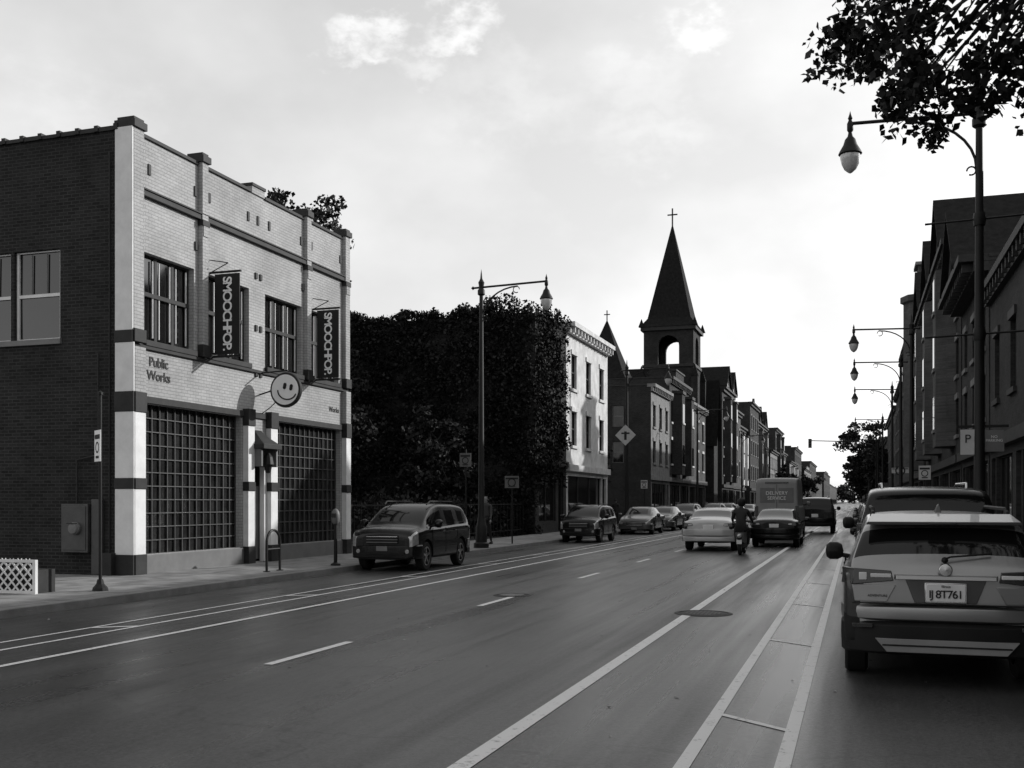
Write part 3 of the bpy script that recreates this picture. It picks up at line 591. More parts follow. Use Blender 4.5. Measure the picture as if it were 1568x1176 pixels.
# ------------------------------------------------------------------ vehicles
CACHE={}
def carbody(key,st,fl,wheels,r,clad):
    if key in CACHE: return CACHE[key].copy()
    bm=bmesh.new(); rings=[]
    for (y,w,zb,zm,zt,wr,zr) in st:
        p5=(w*.94,zt); p6=(wr,zr-.05)
        if zr-.05<zt+.01: p6=(wr,zt+.012)
        pb=(p5[0]+(p6[0]-p5[0])*.86,p5[1]+(p6[1]-p5[1])*.86)
        h=[(0,zb),(w*.9,zb),(w*.985,zb+.09),(w,zm),(w*.985,zt-.045),p5,pb,p6,(wr*.9,max(zr-.008,p6[1]+.01)),(0,max(zr+.015,p6[1]+.03))]
        ring=[bm.verts.new((x,y,z)) for x,z in h]+[bm.verts.new((-x,y,z)) for x,z in h[-2:0:-1]]
        rings.append(ring)
    n=18; mt=[2,2,2 if clad else 0,0,0,0,0,0,0]
    for i in range(len(rings)-1):
        for j in range(n):
            q=(j+1)%n; f=bm.faces.new((rings[i][j],rings[i][q],rings[i+1][q],rings[i+1][j])); jj=j if j<9 else 17-j
            m=mt[jj]
            if jj==5 and 's' in fl[i]: m=1
            if jj==8 and 't' in fl[i]: m=1
            if jj in(7,8) and 'T' in fl[i]: m=1
            if jj in(3,4) and 'l' in fl[i]: m=3
            if jj in(3,4) and 'h' in fl[i]: m=4
            f.material_index=m; f.smooth=True
    for ring in(rings[0],rings[-1]):
        for j in range(9):
            a,b=ring[j],ring[j+1]; c=ring[(18-j-1)%18]; d=ring[(18-j)%18]
            vs=[]
            for v in(a,b,c,d):
                if v not in vs: vs.append(v)
            f=bm.faces.new(vs); f.smooth=True; f.material_index=2 if j<2 else 0
    cl=bm.edges.layers.float.new('crease_edge')
    for k,ring in enumerate(rings):
        for j in range(n):
            if k in(0,len(rings)-1):
                e=bm.edges.get((ring[j],ring[(j+1)%n])); e[cl]=.45
            if k<len(rings)-1 and j in(4,5,13,14,2,16):
                e=bm.edges.get((ring[j],rings[k+1][j])); e[cl]=.5
    bmesh.ops.recalc_face_normals(bm,faces=bm.faces)
    me=bpy.data.meshes.new(key); bm.to_mesh(me); bm.free()
    for k in('black_car','carglass','black','tail','head'): me.materials.append(M[k])
    o=bpy.data.objects.new('tmp',me); col.objects.link(o)
    ss=o.modifiers.new('s','SUBSURF'); ss.levels=2; ss.render_levels=2
    W=max(s[1] for s in st); cut=MB()
    for y in wheels:
        for sx in(-1,1):
            cut.lathe((sx*(W+.05),y,r),[(0,-.33),(r*1.17,-.33),(r*1.17,.33),(0,.33)],'black',28,'x')
    co=cut.obj('cut'); bm=bmesh.new(); bm.from_mesh(co.data); bmesh.ops.remove_doubles(bm,verts=bm.verts,dist=1e-5); bmesh.ops.recalc_face_normals(bm,faces=bm.faces); bm.to_mesh(co.data); bm.free()
    bo=o.modifiers.new('b','BOOLEAN'); bo.object=co; bo.operation='DIFFERENCE'; bo.solver='EXACT'
    try: bo.material_mode='TRANSFER'
    except Exception: pass
    dg=bpy.context.evaluated_depsgraph_get(); nm=bpy.data.meshes.new_from_object(o.evaluated_get(dg))
    bpy.data.objects.remove(o); bpy.data.objects.remove(co); CACHE[key]=nm
    return nm.copy()
SUV=[(-2.16,.80,.36,.60,.94,.74,1.02),(-2.12,.86,.32,.62,1.02,.80,1.10),(-2.04,.885,.30,.65,1.06,.82,1.16),(-1.70,.90,.28,.68,1.09,.70,1.49),(-1.55,.90,.27,.68,1.09,.68,1.53),
 (-1.05,.90,.26,.68,1.08,.665,1.57),(-.96,.90,.26,.68,1.08,.665,1.575),(-.05,.90,.25,.68,1.06,.665,1.59),(.04,.90,.25,.68,1.06,.665,1.59),(.72,.90,.25,.68,1.04,.64,1.54),(1.38,.89,.26,.66,1.02,.70,1.10),(1.50,.885,.27,.65,1.0,.70,1.05),(1.98,.86,.27,.62,.92,.66,.96),(2.16,.80,.28,.58,.82,.60,.88),(2.23,.72,.32,.55,.74,.54,.80)]
SUVF=['l','l','T','','s','','s','','s','st','','','h','h']
CRV=[(-2.16,.82,.36,.62,.98,.76,1.08),(-2.13,.87,.33,.64,1.06,.80,1.18),(-2.08,.895,.31,.68,1.10,.82,1.24),(-1.88,.91,.29,.70,1.12,.73,1.58),(-1.70,.91,.28,.70,1.12,.71,1.64),
 (-1.12,.91,.27,.70,1.11,.69,1.68),(-1.03,.91,.27,.70,1.11,.69,1.685),(-.08,.91,.27,.70,1.08,.69,1.69),(.0,.91,.27,.70,1.08,.69,1.69),(.70,.91,.27,.70,1.06,.67,1.64),(1.48,.90,.28,.70,1.04,.76,1.15),(1.58,.895,.28,.70,1.03,.76,1.12),(2.02,.885,.28,.68,1.0,.74,1.07),(2.17,.85,.29,.66,.95,.70,1.01),(2.22,.79,.30,.62,.86,.66,.93)]
SED=[(-2.38,.74,.34,.55,.88,.62,.94),(-2.33,.82,.30,.58,.95,.66,1.0),(-2.2,.86,.27,.6,.97,.68,1.05),(-1.75,.89,.25,.62,.96,.68,1.08),(-1.0,.89,.24,.62,.95,.60,1.37),(-.85,.89,.23,.62,.95,.60,1.40),(-.08,.89,.22,.62,.94,.61,1.43),(.0,.89,.22,.62,.94,.61,1.43),(.6,.89,.22,.62,.93,.59,1.39),(1.3,.88,.23,.6,.92,.66,.98),(1.45,.87,.23,.6,.9,.66,.94),(2.05,.84,.23,.56,.80,.62,.84),(2.27,.76,.25,.5,.70,.54,.75),(2.35,.66,.3,.48,.62,.48,.67)]
SEDF=['l','l','','sT','s','s','','s','st','','','h','h']
BIG=[(-2.6,.92,.45,.8,1.2,.82,1.3),(-2.56,.98,.42,.8,1.26,.86,1.42),(-2.5,1.0,.4,.8,1.28,.88,1.48),(-2.38,1.0,.38,.8,1.29,.82,1.84),(-2.2,1.0,.36,.8,1.29,.79,1.89),(-1.3,1.0,.35,.8,1.28,.79,1.92),(-1.2,1.0,.35,.8,1.28,.79,1.92),(-.2,1.0,.35,.8,1.27,.79,1.92),(-.1,1.0,.35,.8,1.27,.79,1.92),(.75,1.0,.35,.8,1.25,.77,1.87),(1.3,1.0,.36,.8,1.24,.82,1.32),(1.4,1.0,.36,.8,1.22,.82,1.26),(2.3,.97,.36,.75,1.1,.8,1.16),(2.55,.9,.38,.7,1.0,.72,1.04),(2.62,.8,.4,.7,.9,.66,.95)]
BIGF=['l','l','T','','s','','s','','s','st','','','h','h']
VAN=[(-2.9,.92,.42,.9,1.5,.84,2.55),(-2.87,.97,.4,.9,1.5,.88,2.68),(-2.75,1.0,.38,.9,1.5,.89,2.74),(-1.0,1.0,.36,.9,1.5,.89,2.78),(.9,1.0,.35,.9,1.5,.89,2.76),(1.0,1.0,.35,.9,1.5,.88,2.74),(1.7,1.0,.35,.9,1.45,.84,2.55),(2.35,.98,.36,.85,1.25,.84,1.45),(2.5,.97,.36,.8,1.2,.82,1.3),(2.85,.9,.36,.75,1.0,.75,1.05),(2.95,.8,.4,.7,.9,.66,.95)]
VANF=['','','','','','s','st','','','h']
STY={'suv':(SUV,SUVF,(-1.30,1.35),.345),'crv':(CRV,SUVF,(-1.30,1.38),.365),'sed':(SED,SEDF,(-1.38,1.40),.33),'big':(BIG,BIGF,(-1.5,1.6),.40),'van':(VAN,VANF,(-1.8,1.95),.36)}
def vehicle(name,style,x,y,rot,paint,detail=False,plate='AB 1234',z=.006,clad=False,scale=1,sy=1):
    st,fl,wh,r=STY[style]; E=empty(name,(x,y,z),rot); E.scale=(scale,scale*sy,scale)
    me=carbody(style+str(clad),st,fl,wh,r,clad); me.materials[0]=M[paint]
    o=bpy.data.objects.new('body',me); col.objects.link(o); o.parent=E
    try: me.set_sharp_from_angle(angle=R(50))
    except Exception: pass
    crv=style=='crv'
    if crv: style='suv'
    W=max(s[1] for s in st); mb=MB()
    for yy in wh:
        for sx in(-1,1):
            c=(sx*(W-.135),yy,r)
            mb.lathe(c,[(r*.62,-sx*.1),(r*.9,-sx*.11),(r,-sx*.08),(r,sx*.08),(r*.93,sx*.105),(r*.66,sx*.1),(r*.64,sx*.08)],'tyre',28,'x')
            mb.lathe(c,[(r*.65,sx*.09),(r*.62,sx*.1),(r*.58,sx*.06),(r*.56,sx*.01),(.03,sx*.01)],'black',28,'x')
            mb.lathe(c,[(r*.655,sx*.085),(r*.65,sx*.102),(r*.58,sx*.095)],'rim',28,'x'); mb.lathe(c,[(r*.2,sx*.04),(r*.17,sx*.085),(0,sx*.09)],'rim',12,'x')
            for k in range(5):
                t=2*math.pi*k/5+.3; cs,sn=math.cos(t),math.sin(t)
                def q(rad,off,xx): return (c[0]+sx*xx,c[1]+rad*cs-off*sn,c[2]+rad*sn+off*cs)
                mb.hexa([q(r*.12,-.035,.05),q(r*.12,.035,.05),q(r*.62,.025,.06),q(r*.62,-.025,.06),q(r*.12,-.03,.085),q(r*.12,.03,.085),q(r*.62,.02,.095),q(r*.62,-.02,.095)],'rim')
    mb.obj('wheels',E,smooth=True)
    yr=st[0][0]; yf=st[-1][0]; mb=MB()
    def ubump(sgn,yend,z0,z1,ext,k,w=W,inset=.0,zt=None):
        pl=[(w+.004-inset,yend-sgn*.42),(w-.0-inset,yend-sgn*.18),(w-.07-inset,yend-sgn*.04),(w-.22-inset,yend+sgn*ext*.55),(w*.45,yend+sgn*ext),(0,yend+sgn*ext*1.08)]
        pl=pl+[(-a,b) for a,b in pl[-2::-1]]
        prof=[(z0,-.05),(z0+.02,-.008),(z0+(z1-z0)*.5,0),(z1-.03,-.004),(z1,-.05),(z1+.002,-.14)]
        B0=len(mb.v); i=mb.mi(k)
        for zz,off in prof:
            for a,b in pl: mb.v.append((a*(1+off*.6),b+sgn*off*(1 if abs(a)<w-.1 else .2),zz))
        m=len(pl)
        for p in range(len(prof)-1):
            for j in range(m-1): mb.f.append((B0+p*m+j,B0+p*m+j+1,B0+(p+1)*m+j+1,B0+(p+1)*m+j)); mb.m.append(i)
    zlo=.34 if style in('suv','sed') else .45
    if clad:
        ubump(-1,yr,.60,.76,.075,paint); ubump(-1,yr,.30,.597,.095,'black')
    else:
        ubump(-1,yr,zlo+.16,zlo+.40,.10,paint); ubump(-1,yr,zlo-.02,zlo+.158,.085,'black' if style!='sed' else paint)
    if style!='van': ubump(1,yf-.03,zlo-.08+(.06 if crv else 0),zlo+.22+(.1 if crv else 0),.06,paint if style!='big' else 'chrome')
    pz={'suv':.87,'sed':.78,'big':.95,'van':.62}[style]; 
    yp=yr-.045 if detail else (yr-.02 if style!='van' else yr-.12)
    pw_=.165
    mb.box(-pw_,pw_,yp-.02,yp,pz-.08,pz+.08,'wpaint')
    mb.box(-pw_-.012,pw_+.012,yp-.015,yp+.004,pz-.092,pz+.092,'chrome')
    zg=.78 if crv else {'suv':.62,'sed':.52,'big':.8,'van':.75}[style]
    mb.box(-.42,.42,yf-.02,yf+.035,zg-.09,zg+.12,'black')
    for i in range(3): mb.box(-.42,.42,yf+.03,yf+.05,zg-.07+i*.07,zg-.045+i*.07,'gpaint' if crv and i<2 else 'chrome')
    mb.box(-.15,.15,yf+.04,yf+.06,zg-.27,zg-.15,'mstone'); mb.box(-.6,.6,yf-.05,yf+.045,zg-.36,zg-.30,'black')
    for sx in(-1,1):
        zl=zg+.06; w0=.44 ; w1=W-.12
        mb.hexa([(sx*w0,yf-.04,zl-.07),(sx*w1,yf-.12,zl-.05),(sx*(w1+.06),yf-.3,zl-.05),(sx*w0,yf-.2,zl-.07),(sx*w0,yf-.05,zl+.05),(sx*w1,yf-.14,zl+.10),(sx*(w1+.06),yf-.34,zl+.12),(sx*w0,yf-.2,zl+.05)],'head')
        if crv: mb.lathe((sx*.66,yf+.0,.50),[(0,.02),(.05,.02),(.055,0)],'head',12,'y')
        ym={'suv':.92,'sed':.80,'big':.95,'van':1.75}[style]; zm_={'suv':1.10,'sed':.98,'big':1.32,'van':1.6}[style]
        if crv: zm_=1.17
        mb.lathe((sx*(W+.13),ym,zm_),[(0,-.09),(.07,-.08),(.105,-.04),(.105,.05),(.08,.10),(0,.12)],'black' if style=='big' or detail else paint,12,'x')
        mb.tube([(sx*(W-.08),ym,zm_-.07),(sx*(W+.08),ym,zm_-.04)],.03,'black',6)
        for yy in({'suv':(-.95,-.0,1.0),'sed':(-.9,-.03,.95),'big':(-1.2,-.15,1.0),'van':(.95,1.8)}[style]):
            mb.box(sx*(W-.012)-.012,sx*(W-.012)+.012,yy-.006,yy+.006,.42,st[5][4]-.06,'black')
        for yy in({'suv':(-.75,.2),'sed':(-.7,.18),'big':(-.95,.1),'van':(1.1,)}[style]):
            mb.box(sx*W-.02,sx*W+.025,yy-.1,yy+.08,st[5][4]-.15,st[5][4]-.12,paint)
        if style in('suv','big'):
            zr=(1.70 if crv else 1.60) if style=='suv' else 1.95; mb.tube([(sx*.60,-1.40,zr-.07),(sx*.61,-1.28,zr+.02),(sx*.61,.45,zr+.035),(sx*.59,.65,zr-.05)],.022,'black' if style=='suv' else 'chrome',6)
        if style=='van': mb.box(min(sx*.80,sx*.93),max(sx*.80,sx*.93),yr-.02,yr+.1,1.0,1.5,'tail')
        else:
            za,zb={'suv':(.93,1.08),'sed':(.80,.93),'big':(1.0,1.38)}[style]; wi={'suv':.44,'sed':.5,'big':.8}[style]
            mb.hexa([(sx*wi,yr-.035,za+.04),(sx*(W-.10),yr-.02,za),(sx*(W+.0),yr+.22,za),(sx*wi,yr+.1,za+.04),(sx*(wi+.02),yr-.025,zb-.02),(sx*(W-.12),yr-.01,zb+.0),(sx*(W-.02),yr+.22,zb+.0),(sx*(wi+.02),yr+.1,zb-.02)],'tail')
            if style=='suv': mb.box(min(sx*(wi+.02),sx*(wi+.2)),max(sx*(wi+.02),sx*(wi+.2)),yr-.045,yr-.03,(za+zb)/2-.006,(za+zb)/2+.03,'stripe'); mb.box(min(sx*(wi+.23),sx*(wi+.3)),max(sx*(wi+.23),sx*(wi+.3)),yr-.045,yr-.028,(za+zb)/2-.03,(za+zb)/2+.04,'stripe')
            if style=='sed': mb.box(min(sx*(wi+.02),sx*(wi+.14)),max(sx*(wi+.02),sx*(wi+.14)),yr-.045,yr-.03,(za+zb)/2-.02,(za+zb)/2+.02,'stripe')
    if style=='van':
        for sx in(-1,1): mb.box(min(sx*.08,sx*.72),max(sx*.08,sx*.72),yr-.015,yr+.02,1.65,2.3,'gpaint')
        mb.box(-.008,.008,yr-.012,yr+.02,.6,2.45,'black'); mb.box(-.5,.5,yr-.03,yr,2.5,2.56,'tail')
        mb.box(-.2,.2,yr-.022,yr-.01,1.2,1.23,'black')
    mb.obj('trim_and_lamps',E,smooth=True,bevel=.008)
    if detail:
        mb=MB()
        mb.hexa([(-.26,yr-.026,.775),(.26,yr-.026,.775),(.26,yr+.05,.775),(-.26,yr+.05,.775),(-.34,yr-.022,.985),(.34,yr-.022,.985),(.34,yr+.05,.985),(-.34,yr+.05,.985)],'grey_car')
        mb.hexa([(-.42,yr-.055,.985),(.42,yr-.055,.985),(.44,yr+.02,.985),(-.44,yr+.02,.985),(-.42,yr-.045,1.02),(.42,yr-.045,1.02),(.44,yr+.02,1.03),(-.44,yr+.02,1.03)],paint)
        mb.box(-.80,.80,yr-.082,yr-.02,.762,.770,'black')
        mb.lathe((0,yr-.03,1.075),[(0,-.02),(.055,-.018),(.06,0)],'chrome',20,'y')
        mb.hexa([(-.68,-1.86,1.475),(.68,-1.86,1.475),(.64,-1.5,1.53),(-.64,-1.5,1.53),(-.66,-1.88,1.505),(.66,-1.88,1.505),(.62,-1.5,1.575),(-.62,-1.5,1.575)],paint)
        mb.box(-.12,.12,-1.892,-1.875,1.482,1.496,'tail')
        mb.tube([(0,-2.10,1.17),(.05,-2.08,1.19),(.40,-2.02,1.22)],.010,'black',6); mb.lathe((0,-2.09,1.16),[(0,-.05),(.03,-.03),(.03,0)],'black',10,'y')
        mb.hexa([(-.03,-1.3,1.585),(.03,-1.3,1.585),(.03,-1.1,1.59),(-.03,-1.1,1.59),(-.006,-1.34,1.67),(.006,-1.34,1.67),(.01,-1.22,1.66),(-.01,-1.22,1.66)],paint)
        for sx in(-1,1):
            mb.box(min(sx*.62,sx*.80),max(sx*.62,sx*.80),yr-.085,yr-.05,.54,.58,'tail')
            mb.hexa([(sx*.50,yr-.02,.775),(sx*.78,yr+.0,.775),(sx*.78,yr+.08,.775),(sx*.50,yr+.08,.775),(sx*.42,yr-.025,.93),(sx*.80,yr-.0,.93),(sx*.80,yr+.08,.93),(sx*.42,yr+.08,.93)],paint)
            mb.hexa([(sx*.585,-1.47,1.52),(sx*.625,-1.47,1.52),(sx*.635,-1.2,1.55),(sx*.585,-1.2,1.55),(sx*.595,-1.40,1.60),(sx*.62,-1.40,1.60),(sx*.625,-1.25,1.62),(sx*.595,-1.25,1.62)],'black')
        mb.hexa([(-.50,yr-.118,.33),(.50,yr-.118,.33),(.50,yr-.03,.33),(-.50,yr-.03,.33),(-.60,yr-.112,.45),(.60,yr-.112,.45),(.60,yr-.03,.45),(-.60,yr-.03,.45)],'van_paint'); mb.box(-.54,.54,yr-.124,yr-.1,.385,.40,'black')
        mb.obj('tailgate_details',E,smooth=True,bevel=.012)
        text('ADVENTURE',(-.58,yr-.03,.83),(R(90),0,0),.03,'ink','boot_badge',E)
        text(plate,(0,yp-.026,pz-.014),(R(90),0,0),.10,'ink','plate_number',E,ext=.002,spacing=.86,offset=.001)
        text('Illinois',(0,yp-.026,pz+.06),(R(90),0,0),.03,'ink','plate_state',E,ext=.002)
    return E
vehicle('parked_hatchback_car','suv',.76,12.35,0,'silver',detail=True,plate='IJ 8T761',clad=True)
vehicle('parked_large_suv','big',.98,18.6,0,'black_car')
for y in(26,32,38.5,45,52,60,68,76,90,104): vehicle('parked_car',random.choice(['suv','sed']),.95,y,0,random.choice(['grey_car','black_car','black_car']))
vehicle('parked_suv','crv',-10.88,24.9,math.pi,'black_car',sy=.88,scale=.98)
vehicle('parked_car','crv',-10.85,43.4,math.pi,'black_car',scale=.92,sy=.9)
vehicle('parked_sedan','sed',-10.85,55,math.pi,'grey_car',sy=.9)
for y in(62,70,84,92,100,112,124): vehicle('parked_car',random.choice(['suv','sed']),-10.85,y,math.pi,random.choice(['grey_car','black_car']))
vehicle('white_sedan','sed',-4.8,38.3,0,'white_car',scale=1.04)
vehicle('black_sedan','sed',-2.9,42,0,'black_car')
V=vehicle('delivery_van','van',-3.35,50.3,0,'van_paint')
text('DELIVERY\nSERVICE',(0,-2.93,1.95),(R(90),0,0),.22,'wpaint','van_lettering',V)
vehicle('dark_suv','big',-2.1,60,0,'black_car'); vehicle('grey_sedan','sed',-3,92,0,'grey_car'); vehicle('white_sedan','sed',-7.2,105,math.pi,'white_car'); vehicle('dark_suv','suv',-3.6,125,0,'black_car'); vehicle('grey_sedan','sed',-7,150,math.pi,'grey_car')
# ------------------------------------------------------------------ scooter + rider, pedestrians
E=empty('scooter',(-3.5,34.2,.006)); mb=MB()
for yy in(-.62,.62):
    mb.lathe((0,yy,.23),[(.14,-.05),(.2,-.055),(.23,-.03),(.23,.03),(.2,.055),(.14,.05)],'tyre',24,'x'); mb.lathe((0,yy,.23),[(.15,-.04),(.13,0),(.15,.04)],'rim',20,'x'); mb.lathe((0,yy,.23),[(0,-.05),(.05,-.04),(.05,.04),(0,.05)],'rim',10,'x')
mb.hexa([(-.10,-.72,.42),(.10,-.72,.42),(.16,-.05,.32),(-.16,-.05,.32),(-.13,-.80,.72),(.13,-.80,.72),(.15,-.0,.70),(-.15,-.0,.70)],'gpaint')
mb.hexa([(-.14,-.05,.22),(.14,-.05,.22),(.14,.42,.22),(-.14,.42,.22),(-.15,-.05,.32),(.15,-.05,.32),(.15,.42,.32),(-.15,.42,.32)],'gpaint')
mb.hexa([(-.18,.36,.28),(.18,.36,.28),(.12,.5,.28),(-.12,.5,.28),(-.17,.30,.95),(.17,.30,.95),(.08,.40,1.0),(-.08,.40,1.0)],'gpaint')
mb.hexa([(-.12,-.78,.72),(.12,-.78,.72),(.13,-.02,.72),(-.13,-.02,.72),(-.10,-.80,.80),(.10,-.80,.80),(.10,-.05,.78),(-.10,-.05,.78)],'black')
mb.lathe((0,-.82,.62),[(0,-.05),(.06,-.04),(.08,.0),(.08,.05)],'head',14,'y'); mb.box(-.08,.08,-.88,-.86,.36,.50,'wpaint'); mb.box(-.06,.06,-.9,-.72,.50,.54,'black')
mb.tube([(0,.62,.23),(0,.42,.85),(0,.34,1.05)],.035,'dmetal'); mb.tube([(-.34,.24,1.02),(-.12,.34,1.07),(.12,.34,1.07),(.34,.24,1.02)],.018,'dmetal')
for sx in(-1,1): mb.tube([(sx*.22,.32,1.06),(sx*.30,.34,1.28)],.008,'dmetal',5); mb.lathe((sx*.31,.34,1.32),[(0,-.02),(.055,-.015),(.055,.015),(0,.02)],'black',12,'y')
mb.tube([(.12,-.1,.25),(.16,-.7,.3)],.05,'dmetal'); mb.obj('scooter_body',E,smooth=True,bevel=.015)
def skinobj(name,V,Ed,Rr,root,k,parent,sub=2):
    me=bpy.data.meshes.new(name); me.from_pydata(V,Ed,[]); o=bpy.data.objects.new(name,me); col.objects.link(o); o.parent=parent
    o.modifiers.new('skin','SKIN')
    for i,r in enumerate(Rr):
        sv=me.skin_vertices[0].data[i]; sv.radius=(r,r) if not isinstance(r,tuple) else r; sv.use_root=(i==root)
    s=o.modifiers.new('sub','SUBSURF'); s.levels=sub; s.render_levels=sub; me.materials.append(M[k]); return o
P=empty('scooter_rider',(-3.5,34.2,.006))
V=[(0,-.38,.86),(0,-.36,1.02),(0,-.30,1.22),(0,-.24,1.38),(0,-.20,1.48),(0,-.17,1.56)]; Rr=[(.15,.13),(.15,.11),(.17,.12),(.16,.10),(.06,.06),(.06,.06)]; Ed=[(0,1),(1,2),(2,3),(3,4),(4,5)]
for sx in(-1,1):
    b=len(V); V+=[(sx*.19,-.24,1.40),(sx*.29,-.10,1.16),(sx*.31,.12,1.07),(sx*.31,.21,1.045)]; Rr+=[.07,.052,.04,.032]; Ed+=[(3,b),(b,b+1),(b+1,b+2),(b+2,b+3)]
    b=len(V); V+=[(sx*.11,-.34,.84),(sx*.21,.10,.80),(sx*.19,.08,.40),(sx*.17,.20,.36)]; Rr+=[.10,.075,.05,.042]; Ed+=[(0,b),(b,b+1),(b+1,b+2),(b+2,b+3)]
skinobj('body',V,Ed,Rr,0,'cloth',P)
mb=MB()
mb.lathe((0,-.14,1.66),[(0,-.13),(.07,-.12),(.115,-.07),(.135,.0),(.13,.07),(.095,.125),(.04,.15),(0,.155)],'black',20)
mb.box(-.09,.09,-.02,.005,1.60,1.69,'carglass'); mb.lathe((0,-.15,1.55),[(.055,-.07),(.06,0),(.07,.04)],'skin',12)
mb.lathe((0,-.03,1.60),[(0,.03),(.02,.01),(.02,-.02),(0,-.03)],'skin',8)
def hand(mb,cx_,cy_,cz_,sx,down=True):
    mb.hexa([(cx_-.012,cy_-.035,cz_),(cx_+.012,cy_-.035,cz_),(cx_+.012,cy_+.035,cz_),(cx_-.012,cy_+.035,cz_),(cx_-.014,cy_-.04,cz_-.09),(cx_+.014,cy_-.04,cz_-.09),(cx_+.014,cy_+.04,cz_-.09),(cx_-.014,cy_+.04,cz_-.09)],'skin')
    for i,L in enumerate((.065,.075,.07,.055)):
        yy=cy_+.03-i*.02; mb.tube([(cx_,yy,cz_-.085),(cx_-sx*.006,yy,cz_-.085-L*.5),(cx_-sx*.022,yy,cz_-.085-L*.95)],[.009,.008,.007],'skin',6)
    mb.tube([(cx_,cy_+.035,cz_-.02),(cx_-sx*.01,cy_+.06,cz_-.055),(cx_-sx*.015,cy_+.062,cz_-.09)],[.011,.010,.008],'skin',6)
for sx in(-1,1):
    mb.hexa([(sx*.29,.19,1.03),(sx*.34,.17,1.03),(sx*.345,.25,1.035),(sx*.275,.26,1.035),(sx*.29,.19,1.065),(sx*.34,.17,1.065),(sx*.345,.25,1.06),(sx*.275,.26,1.06)],'skin')
    for i,L in enumerate((.030,.036,.034,.026)):
        xx=sx*(.282+i*.019); mb.tube([(xx,.25,1.05),(xx,.28,1.045),(xx,.285,1.045-L*.7),(xx,.26,1.04-L)],[.009,.009,.008,.007],'skin',6)
    mb.tube([(sx*.275,.21,1.045),(sx*.262,.235,1.03),(sx*.265,.255,1.01)],[.010,.009,.008],'skin',6)
    mb.hexa([(sx*.13,.12,.325),(sx*.22,.12,.325),(sx*.21,.36,.325),(sx*.14,.36,.325),(sx*.14,.12,.40),(sx*.21,.12,.40),(sx*.20,.34,.36),(sx*.15,.34,.36)],'black')
mb.obj('head_hands_and_shoes',P,smooth=True)
def walker(x,y,rz,top='jacket',sc=1.0):
    P=empty('pedestrian',(x,y,.13),rz); P.scale=(sc,)*3
    V=[(0,0,.98),(0,.01,1.12),(0,.02,1.30),(0,.01,1.43),(0,.015,1.50),(0,.02,1.56)]; Rr=[(.15,.10),(.13,.09),(.165,.105),(.15,.085),(.055,.055),(.05,.05)]; Ed=[(0,1),(1,2),(2,3),(3,4),(4,5)]
    for sx in(-1,1):
        b=len(V); V+=[(sx*.19,.01,1.42),(sx*.235,-sx*.08,1.15),(sx*.245,-sx*.13+.06,.92)]; Rr+=[.062,.046,.034]; Ed+=[(3,b),(b,b+1),(b+1,b+2)]
    skinobj('upper_body',V,Ed,Rr,0,top,P)
    V=[(0,0,.98)]; Rr=[(.145,.10)]; Ed=[]
    for sx in(-1,1):
        b=len(V); V+=[(sx*.09,0,.92),(sx*.095,sx*.17+.03,.52),(sx*.09,sx*.24-.04*(1-sx),.10)]; Rr+=[.095,.062,.042]; Ed+=[(0,b),(b,b+1),(b+1,b+2)]
    skinobj('legs',V,Ed,Rr,0,'cloth',P)
    mb=MB()
    mb.lathe((0,.03,1.64),[(0,-.125),(.045,-.115),(.062,-.07),(.072,-.02),(.078,.03),(.07,.08),(.045,.112),(0,.12)],'skin',16)
    mb.lathe((0,.012,1.665),[(.083,-.06),(.087,0),(.082,.05),(.055,.095),(0,.11)],'ink',16)
    mb.hexa([(-.012,.095,1.61),(.012,.095,1.61),(.010,.125,1.612),(-.010,.125,1.612),(-.008,.098,1.66),(.008,.098,1.66),(.006,.104,1.66),(-.006,.104,1.66)],'skin')
    mb.box(-.022,.022,.092,.098,1.583,1.59,'ink')
    for sx in(-1,1):
        mb.box(sx*.028-.01,sx*.028+.01,.098,.104,1.648,1.656,'ink'); mb.lathe((sx*.078,.03,1.64),[(0,-.008),(.02,-.006),(.022,.004),(0,.008)],'skin',8,'x')
        hand(mb,sx*.245,-sx*.13+.06,.91,sx)
        fy=sx*.24-.04*(1-sx); mb.hexa([(sx*.09-.045,fy-.07,0),(sx*.09+.045,fy-.07,0),(sx*.09+.045,fy+.19,0),(sx*.09-.045,fy+.19,0),(sx*.09-.035,fy-.06,.10),(sx*.09+.035,fy-.06,.10),(sx*.09+.035,fy+.17,.045),(sx*.09-.035,fy+.17,.045)],'black')
    mb.obj('head_hands_and_shoes',P,smooth=True)
walker(-12.95,36.2,math.pi,'jacket'); walker(-13.4,60,0,'cloth',.98)
# ------------------------------------------------------------------ light, sky, camera
az,el=R(50),R(22)
Sv=Vector((math.sin(az)*math.cos(el),math.cos(az)*math.cos(el),math.sin(el)))
ld=bpy.data.lights.new('sun','SUN'); ld.energy=3.7; ld.angle=R(.6); ld.color=(1,.995,.985)
lo=bpy.data.objects.new('sun',ld); col.objects.link(lo); lo.rotation_euler=Sv.to_track_quat('Z','Y').to_euler(); lo.location=(20,20,60)
w=bpy.data.worlds.new("World"); scene.world=w; w.use_nodes=True; nt=w.node_tree; bg=nt.nodes['Background']
sky=N(nt,'ShaderNodeTexSky'); sky.sky_type='NISHITA'; sky.sun_disc=False; sky.sun_elevation=el; sky.sun_rotation=az; sky.dust_density=2.0
bw=N(nt,'ShaderNodeRGBToBW'); nt.links.new(sky.outputs[0],bw.inputs[0])
pw=N(nt,'ShaderNodeMath',operation='POWER'); pw.inputs[1].default_value=.42; nt.links.new(bw.outputs[0],pw.inputs[0])
ml=N(nt,'ShaderNodeMath',operation='MULTIPLY'); ml.inputs[1].default_value=5.3; nt.links.new(pw.outputs[0],ml.inputs[0])
